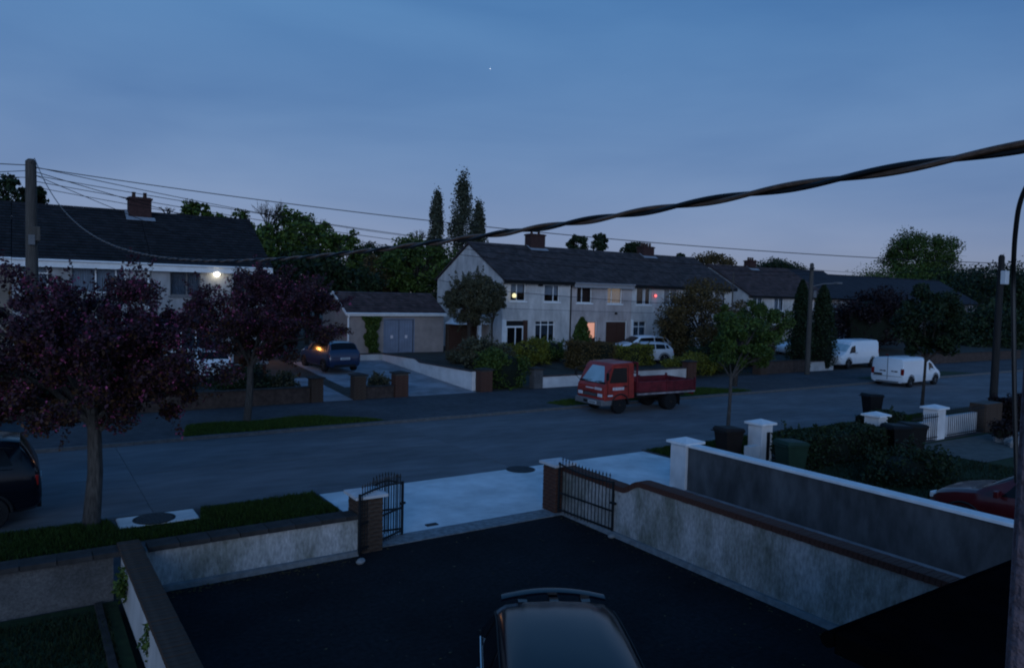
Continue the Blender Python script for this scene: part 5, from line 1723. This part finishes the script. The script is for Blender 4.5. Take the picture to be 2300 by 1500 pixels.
bush('shrub', 'large dark purple bush above the white vans', (65.0, 38.0, 3.3), (5.6, 2.2, 2.4), 26000, .17, 'leaf_maroon', 46)
bush('shrub', 'dark shrubs under the street tree crown', (36.6, 31.6, .9), (2.2, .8, .95), 9000, .10, 'leaf_dark', 47)
bush('shrub', 'small shrub growing on the short low brick wall', (13.25, 30.75, .62), (.55, .35, .36), 1800, .07, 'leaf_olive', 48)
bush('shrub', 'dark shrub behind the long brick front wall', (7.8, 31.6, .75), (1.3, .8, .75), 5000, .09, 'leaf_dark', 49)
bush('shrub', 'pale leaved shrub just left of the narrow gateway', (9.35, 31.4, .62), (.6, .5, .55), 2000, .09, 'leaf_olive', 50)
bush('hedge', 'dark garden hedge behind the first purple tree', (1.5, 33.0, .9), (5.0, .8, .8), 12000, .10, 'leaf_dark', 51, 'hedge')
bush('shrub', 'weed tuft growing at the corner of the left side wall', (1.17, 11.6, .42), (.07, .20, .28), 350, .05, 'leaf_mid', 52, core=False)
bush('shrub', 'weed tuft hanging on the outer face of the left side wall', (1.26, 9.7, .40), (.06, .16, .26), 260, .05, 'leaf_mid', 53, core=False)
# ivy on the garage wall
rng = np.random.default_rng(60)
n = 5200
zz = .65 + rng.random(n) ** .8 * 2.35
cxx = 18.95 + .10 * np.sin(zz * 3) + (zz - 1.8) * -.08
hw = .40 + .05 * np.sin(zz * 5.1) + .06 * np.sin(zz * 11 + 1) + .22 * np.clip((zz - 2.2), 0, 1)
p = np.stack([cxx + (rng.random(n) * 2 - 1) * hw, 44.97 - rng.random(n) ** 2 * .28, zz], 1)
iv = thing('ivy', 'ivy column climbing the garage wall left of its door', 'climbing plant', (18.95, 44.9, .6))
polysoup('foliage', leaf_quads(rng, p, .10) - np.array((18.95, 44.9, .6)), 'leaf_mid', iv)
MB().tube([(18.95, 44.95, .55), (18.9, 44.96, 1.6), (18.98, 44.96, 2.6)], [.05, .04, .02], 6).build('stem', 'bark', iv)

# background trees behind the houses
BT = 'green trees behind the left terrace'
for i, (px, t0, b0, wd, Y, m) in enumerate([(440, 452, 560, 70, 62, 'leaf_green'), (525, 468, 590, 95, 66, 'leaf_green'), (655, 470, 620, 120, 70, 'leaf_green'), (710, 492, 640, 110, 64, 'leaf_green'),
                                            (770, 512, 650, 80, 60, 'leaf_green'), (585, 500, 640, 110, 58, 'leaf_green'), (690, 560, 680, 150, 54, 'leaf_dark')]):
    lb = ['round green tree just right of the left chimney', 'broad green tree over the dark roof end', 'tall ragged green tree with a spiky top', 'dense green tree beside the bare branches', 'right hand green tree of the mass behind the left terrace',
          'green tree rising behind the end of the dark roof', 'dark tree low behind the second purple tree'][i]
    tree_px('background_tree', lb, px, t0, b0, wd * 1.2, Y, m, 70 + i, BT, leaf=.26, dens=1.35)
BG = 'trees behind the garage'
for i, (px, t0, b0, wd, Y, m) in enumerate([(830, 548, 660, 90, 66, 'leaf_dark'), (870, 575, 668, 110, 58, 'leaf_brownish'), (940, 540, 668, 130, 55, 'leaf_mid'), (905, 545, 650, 90, 72, 'leaf_dark'), (790, 600, 670, 110, 54, 'leaf_dark')]):
    lb = ['dark tree just left above the garage roof', 'brownish tree above the middle of the garage roof', 'dense green tree above the right of the garage roof', 'dark low tree on the skyline behind the garage', 'dark bushy tree above the garage gable'][i]
    tree_px('background_tree', lb, px, t0, b0, wd * 1.25, Y, m, 80 + i, BG, leaf=.22, dens=1.5)
for i, (px, t0, b0, wd, Y, lb) in enumerate([(20, 395, 480, 120, 66, 'dark tree at the left edge above the roof'), (75, 418, 480, 60, 68, 'dark tree just right of the utility pole top')]):
    tree_px('background_tree', lb, px, t0, b0, wd, Y, 'leaf_dark', 90 + i, 'dark trees above the left roof', leaf=.24, dens=1.3)
for i, (px, t0, b0, wd, Y, m, lb) in enumerate([(1298, 530, 570, 38, 80, 'leaf_dark', 'small dark treetop left of the middle of the ridge'), (1347, 528, 570, 32, 82, 'leaf_dark', 'small dark treetop right of the middle of the ridge'),
                                                (1430, 545, 580, 50, 78, 'leaf_dark', 'dark rounded treetop beside the second chimney'), (1600, 572, 620, 75, 85, 'leaf_brownish', 'flat topped pine beyond the end of the ridge'),
                                                (1743, 588, 640, 85, 95, 'leaf_dark', 'dark round treetop above the far reddish roof'), (1530, 570, 600, 20, 88, 'leaf_dark', 'tiny dark treetop just beyond the second chimney')]):
    tree_px('background_tree', lb, px, t0, b0, wd, Y, m, 100 + i, 'treetops over the right hand roofs', leaf=.28, dens=1.2)
for i, (px, t0, b0, wd, Y, m, lb) in enumerate([(2045, 600, 720, 165, 70, 'leaf_green', 'broad green crown of the big tree at the right'), (2068, 522, 630, 85, 71, 'leaf_mid', 'ragged upper crown of the big tree at the right'),
                                                (2175, 610, 760, 140, 60, 'leaf_dark', 'dark tree between the big tree and the right pole'), (2260, 600, 800, 140, 46, 'leaf_dark', 'tall dark trees behind the right pole'), (2190, 690, 850, 130, 40, 'leaf_dark', 'black mass of foliage left of the right pole'),
                                                (1975, 660, 760, 110, 60, 'leaf_dark', 'dim tree above the parked white van'), (2110, 700, 800, 120, 47, 'leaf_dark', 'dim low tree behind the van cab')]):
    tree_px('background_tree', lb, px, t0, b0, wd, Y, m, 110 + i, 'dark trees at the right', leaf=.26, dens=1.2)
# poplars
def poplar(label, px, pyt, pyb, wpx, Y, seed):
    a, c = aty(px, pyt, Y), aty(px, pyb, Y)
    l, r_ = aty(px - wpx / 2, pyb, Y), aty(px + wpx / 2, pyb, Y)
    hw = (Vector(l) - Vector(r_)).length / 2
    rng = np.random.default_rng(seed)
    base = (a[0], Y, 0.6)
    t = thing('poplar_tree', label, 'tree', base, 0, 'tall poplars on the skyline')
    h = a[2]
    MB().tube([(a[0], Y, .4), (a[0], Y, h * .9)], [.35, .05], 7).build('trunk', 'bark', t)
    nc = 90
    u = rng.random(nc)
    ang = rng.random(nc) * 2 * np.pi
    pr = hw * np.clip(1.02 - u ** 2.6, .05, 1) * (.35 + .6 * rng.random(nc))
    cz = 3 + u * (h - 3.4)
    cc = np.stack([a[0] + pr * np.cos(ang), Y + pr * np.sin(ang), cz], 1)
    n = 13000
    k = rng.integers(0, nc, n)
    e = rng.normal(size=(n, 3)) * np.array([.32, .32, .85]) * hw * .42
    polysoup('crown', leaf_quads(rng, cc[k] + e, .30) - np.array(base), 'leaf_poplar', t)
    return t
poplar('slim poplar standing left of the tall pair', 983, 433, 545, 50, 112, 1)
poplar('tallest poplar on the skyline', 1041, 396, 545, 70, 110, 2)
poplar('shorter poplar leaning on the tallest one', 1076, 460, 545, 48, 111, 3)
# bare trees: only branches
def bare_tree(label, px, pyt, pyb, wpx, Y, seed, nb=9, depth=4):
    rr = random.Random(seed)
    a, c = aty(px, pyt, Y), aty(px, pyb, Y)
    hw = (Vector(aty(px - wpx / 2, pyt, Y)) - Vector(aty(px + wpx / 2, pyt, Y))).length / 2
    base = (c[0], Y, .6)
    t = thing('bare_tree', label, 'tree', base, 0, 'bare trees behind the left terrace')
    MB().tube([(c[0], Y, .4), (c[0], Y, c[2])], [.22, .12], 7).build('trunk', 'bark', t)
    b = MB()
    H_ = a[2] - c[2]
    def grow(p, d, ln, r, lev):
        q = p + d * ln
        b.tube([tuple(p), tuple(p.lerp(q, .5) + Vector((rr.uniform(-.1, .1), rr.uniform(-.1, .1), 0)) * ln), tuple(q)], [r, r * .8, r * .6], 4, caps=False)
        if lev == 0: return
        for _ in range(rr.choice((2, 3, 3))):
            nd = (d + Vector((rr.uniform(-.55, .55), rr.uniform(-.55, .55), rr.uniform(-.15, .35)))).normalized()
            grow(p.lerp(q, rr.uniform(.55, 1)), nd, ln * rr.uniform(.55, .8), r * .6, lev - 1)
    for i in range(nb):
        an = i * 2.4
        grow(Vector((c[0], Y, c[2])), Vector((math.cos(an) * hw / H_ * .9, math.sin(an) * hw / H_ * .9, 1)).normalized(), H_ * .36, .055, depth)
    b.build('branches', 'bark', t)
    return t
bare_tree('bare rounded tree top showing twigs against the sky', 605, 440, 520, 95, 68, 1)
bare_tree('bare upright twigs rising from the green trees', 715, 478, 530, 70, 66, 2, 7, 3)
bare_tree('few bare twigs right of the left chimney', 375, 455, 485, 60, 64, 3, 5, 3)
bare_tree('bent bare shoot leaning up by the poplars', 938, 500, 560, 46, 57, 4, 4, 3)
# ================================================================== poles, wires, lamps
def pole(label, x, y, z, h, r, m, lamp=None, arms=(), boxes=(), cap=True):
    t = thing('utility_pole', label, 'utility pole', (x, y, z), 0, 'utility poles')
    b = MB().tube([(x, y, z - .3), (x, y, z + h * .5), (x, y, z + h - .08), (x, y, z + h)], [r * 1.2, r * 1.05, r * .88, r * .45], 12)
    b.build('pole', m, t, smooth=True)
    for (zz, dx, dy, ln) in arms:
        MB().beam((x - dx * ln / 2, y - dy * ln / 2, z + zz), (x + dx * ln / 2, y + dy * ln / 2, z + zz), .07, .09).build('cross_arm', m, t)
    for (zz, dx, dy, w_, hh, mm) in boxes:
        MB().box(x + dx - w_ / 2, y + dy - .1, z + zz, x + dx + w_ / 2, y + dy + .1, z + zz + hh).build('terminal_box', mm, t, bevel=.02)
    if lamp:
        zz, dx, dy, ln = lamp
        k = MB().tube([(x, y, z + zz - .25), (x + dx * ln * .5, y + dy * ln * .5, z + zz - .05), (x + dx * ln, y + dy * ln, z + zz)], .03, 7)
        a = k.build('lamp_arm', 'bumper_grey', t, smooth=True)
        MB().box(x + dx * ln - .12, y + dy * ln - .25, z + zz - .05, x + dx * ln + .35, y + dy * ln + .1, z + zz + .07).build('lamp_head', 'bumper_grey', a, bevel=.03)
    return t
P1 = (0.36, 31.2)
pole('wooden utility pole with many wires at the left edge', P1[0], P1[1], 0, 9.0, .19, 'pole_wood', boxes=((7.15 - 1.0, .12, -.2, .28, .5, 'pole_wood'), (6.0, .0, -.22, .2, .35, 'bumper_grey')))
pole('utility pole with a lamp arm between the twin conifers', 41.95, 28.9, 0, 7.1, .14, 'pole_wood', lamp=(5.85, .75, -.66, 1.5), arms=((6.75, .7, .7, 1.5),), boxes=((4.9, .22, -.1, .25, .45, 'bumper_grey'),))
pole('dark utility pole with a pale box near its top at the right', 33.15, 14.2, 0, 6.75, .13, 'pole_dark', boxes=((5.55, .0, -.16, .32, .55, 'plate_white'),))
pl3 = thing('thin_pole', 'thin brown pole rising behind the brownish street tree', 'pole', (38.2, 32.0, .1))
MB().tube([(38.2, 32.0, 0), (38.25, 32.0, 6.35)], [.06, .045], 8).build('shaft', 'pole_wood', pl3, smooth=True)
MB().tube([(38.25, 32.0, 6.35), (38.25, 32.0, 6.42)], [.055, .03], 8).build('cap', 'pole_wood', pl3)
far = aty(1872, 622, 85)
sl = thing('street_lamp', 'distant orange street lamp glowing over the far roofs', 'street lamp', (far[0], 85, 0))
MB().tube([(far[0], 85, 0), (far[0], 85, far[2] - .2)], .09, 8).build('post', 'pole_dark', sl)
MB().lathe((far[0], 85, far[2]), [(.05, -.25), (.30, -.12), (.32, .1), (.1, .28)], 10).build('lamp_head', 'lit_orange', sl)
yl = thing('wall_light', 'yellow lantern lit beside the left upper window of the end house', 'light', (27.82, 41.7, 4.5))
MB().box(27.80, 41.70, 4.38, 27.86, 42.0, 4.44).build('bracket', 'trim_black', yl)
MB().lathe((27.83, 41.72, 4.44), [(.07, 0), (.14, .06), (.15, .20), (.06, .30)], 10).build('lantern', 'lit_yellow', yl)

def wire(label, a, c, sag, r=.014, n=28, name='overhead_wire', m='wire'):
    a, c = Vector(a), Vector(c)
    pts = [a.lerp(c, i / n) - Vector((0, 0, sag * 4 * (i / n) * (1 - i / n))) for i in range(n + 1)]
    b = MB().tube([tuple(p) for p in pts], r, 6)
    o = b.build(name, m, None, smooth=True)
    return tag(o, label, 'wire', 'overhead wires')
p1 = lambda z: (P1[0], P1[1], z)
wire('long wire from the left pole across the ridge to the right pole', p1(8.72), (33.15, 14.2, 6.4), .55, .016)
wire('upper wire leaving the left pole towards the poplars', p1(8.75), tuple(aty(955, 535, 46)), .25, .014)
wire('second wire from the left pole towards the second pole', p1(8.45), (41.95, 28.9, 6.75), .75, .013)
wire('third wire from the left pole towards the second pole', p1(8.25), (41.95, 28.9, 6.55), .85, .013)
wire('lowest parallel wire from the left pole towards the second pole', p1(8.05), (41.95, 28.9, 6.35), .95, .012)
wire('wire dropping from the left pole to the end house eaves', p1(8.6), (27.2, 41.9, 4.75), .35, .014)
wire('wire dropping from the left pole over the dark roof', p1(8.5), (11.2, 40.8, 5.8), .12, .012)
wire('short wire leaving the picture left from the pole top', p1(8.78), (-12, 31.6, 8.85), .2, .016)
wire('lower wire leaving the picture left from the pole top', p1(8.6), (-12, 36, 7.9), .2, .013)
wire('third wire leaving the picture left from the pole', p1(8.35), (-12, 30, 8.2), .2, .012)
wire('low wire strung across the pale terrace fronts', (24.8, 41.4, 4.95), (53, 41.7, 3.95), .12, .018)
wire('lower wire crossing the pale terrace fronts', (25.2, 41.3, 3.75), (53, 41.7, 3.35), .05, .012)
wire('wire from the second pole to the right pole', (41.95, 28.9, 6.7), (33.15, 14.2, 6.3), .25, .012)
wire('thin wire from the right pole to the far trees', (33.15, 14.2, 6.0), (80, 40, 9.5), .4, .012)

# the twisted service cable: two strands wound round a sagging line from the left pole to the house beside the camera
A0, A1 = np.array([.45, 29.6]), np.array([1.69, .70])
def cab_z(s): return 5.39 * s * s - 9.18 * s + 8.81
def cab_c(s):
    if s < 0:                                      # last metres run up to the pole head
        u = min(1, -s / .055)
        return Vector((.45 + (P1[0] - .45) * u, 29.6 + (P1[1] - .15 - 29.6) * u, 8.81 + (8.84 - 8.81) * u))
    q = A0 + (A1 - A0) * s
    return Vector((q[0], q[1], cab_z(s)))
s0 = -.055
ns = 1500
cen = [cab_c(s0 + (1.03 - s0) * (i / ns) ** .8) for i in range(ns + 1)]
def strand(ph, r, off, pitch):
    pts = []
    d = 0
    for i, c in enumerate(cen):
        tg = (cen[min(i + 1, ns)] - cen[max(i - 1, 0)]).normalized()
        if i: d += (c - cen[i - 1]).length
        u = tg.cross(Vector((0, 0, 1))).normalized()
        v = u.cross(tg)
        a = ph + 2 * math.pi * d / pitch
        pts.append(c + (u * math.cos(a) + v * math.sin(a)) * off)
    return pts
tc_ = thing('twisted_cable', 'thick twisted two strand cable sagging across the whole view', 'cable', tuple(cen[0]))
for k in range(2):
    MB().tube([tuple(p) for p in strand(math.pi * k, 0, .0068, .52)], .0072, 7).build('strand', ('cable_lamplit', 'cable_black')[k], tc_, smooth=True)  # brown and black strands paint the lit and dark turns of the twist
# loose black cable hanging close to the window at the right
b = MB()
pp = [np.array([0, 0, CAMH]) + ray(px, py) * dd for px, py, dd in ((2420, 330, 1.30), (2345, 372, 1.32), (2310, 412, 1.34), (2290, 460, 1.36), (2281, 520, 1.38), (2277, 580, 1.40), (2276, 640, 1.42), (2277, 760, 1.42), (2279, 900, 1.42), (2284, 1100, 1.42))]
sm = []
for i in range(len(pp) - 1):
    q0, q1, q2, q3 = pp[max(i - 1, 0)], pp[i], pp[i + 1], pp[min(i + 2, len(pp) - 1)]
    for j in range(8):
        t_ = j / 8
        sm.append(tuple(.5 * ((2 * q1) + (-q0 + q2) * t_ + (2 * q0 - 5 * q1 + 4 * q2 - q3) * t_ ** 2 + (-q0 + 3 * q1 - 3 * q2 + q3) * t_ ** 3)))
b.tube(sm, .0042, 8)
tag(b.build('loose_cable', 'cable_black', smooth=True), 'loose black cable curling down beside the window edge', 'cable')
# the masonry reveal at the right of the window we look through
e = np.array([0, 0, CAMH]) + ray(2281, 950) * .55
jm = thing('window_reveal', 'pinkish plastered window reveal close at the right edge', 'window reveal', (float(e[0]), float(e[1]), 2.8))
ex, ey = float(e[0]), float(e[1])
k = MB()
dirv = Vector((math.cos(R(-75)), math.sin(R(-75)), 0))
nv = Vector((-dirv.y, dirv.x, 0))
def jbox(kk, a, c, d0, d1, z0, z1):
    P = [Vector((ex, ey, 0)) + dirv * a_ + nv * d_ for a_, d_ in ((a, d0), (c, d0), (c, d1), (a, d1))]
    kk.add([(p.x, p.y, z) for z in (z0, z1) for p in P], [(0, 3, 2, 1), (4, 5, 6, 7), (0, 1, 5, 4), (1, 2, 6, 5), (2, 3, 7, 6), (3, 0, 4, 7)])
jbox(k, .004, .30, 0, .10, 3.6, 6.2)
k.build('plaster', 'jamb_plaster', jm, bevel=.006)
k = MB()
jbox(k, 0, .012, .02, .112, 3.6, 6.2)
k.build('edge_bead', 'jamb_plaster', jm, bevel=.003)
# one bright planet low in the dusk sky
st = np.array([0, 0, CAMH]) + ray(1101, 155) * 1500
tag(MB().lathe(tuple(st), [(0, -.8), (.7, -.4), (.7, .4), (0, .8)], 8).build('star', 'star_light'), 'single tiny bright star in the blue sky', 'star')

# flat felt roof of the bay window below us, its front edge cutting across the foot of the side wall
br = thing('bay_roof', 'black flat roof of the bay just below the window, bottom right corner', 'bay window', (6.8, 1.5, 0))
MB().box(4.30, .35, 2.46, 9.5, 2.68, 2.60).build('roof', 'felt_roof', br, bevel=.01)
MB().box(4.45, .40, 0, 9.4, 2.45, 2.46).build('bay_wall', 'felt_roof', br)
MB().tube([(4.30, 2.73, 2.53), (9.5, 2.73, 2.53)], .05, 8).build('gutter', 'felt_roof', br, smooth=True)

# fallen leaves and grit gathered along the wall feet
rng = np.random.default_rng(77)
n = 900
q = np.zeros((n, 3))
k_ = rng.integers(0, 3, n)
q[:, 0] = np.where(k_ == 0, 9.6 - np.abs(rng.normal(size=n)) * .16, np.where(k_ == 1, rng.uniform(1.7, 4.9, n), rng.uniform(1.7, 9.5, n)))
q[:, 1] = np.where(k_ == 0, rng.uniform(3, 12.3, n), np.where(k_ == 1, 12.15 - np.abs(rng.normal(size=n)) * .14, rng.uniform(4, 12.3, n)))
q[:, 2] = .012 + rng.random(n) * .012
lf = leaf_quads(rng, q, .035, 0)
lf[:, :, 2] = q[:, None, 2] + (lf[:, :, 2] - q[:, None, 2]) * .25
tag(polysoup('fallen_leaves', lf, 'leaf_brownish'), 'scattered fallen leaves along the feet of the drive walls', kind='stuff')
tag(MB().box(.86, 2.0, -.03, .96, 12.2, .035).build('lawn_edging', 'coping_dark', bevel=.01), 'thin concrete edging strip between the dark lawn and the side wall', 'edging')
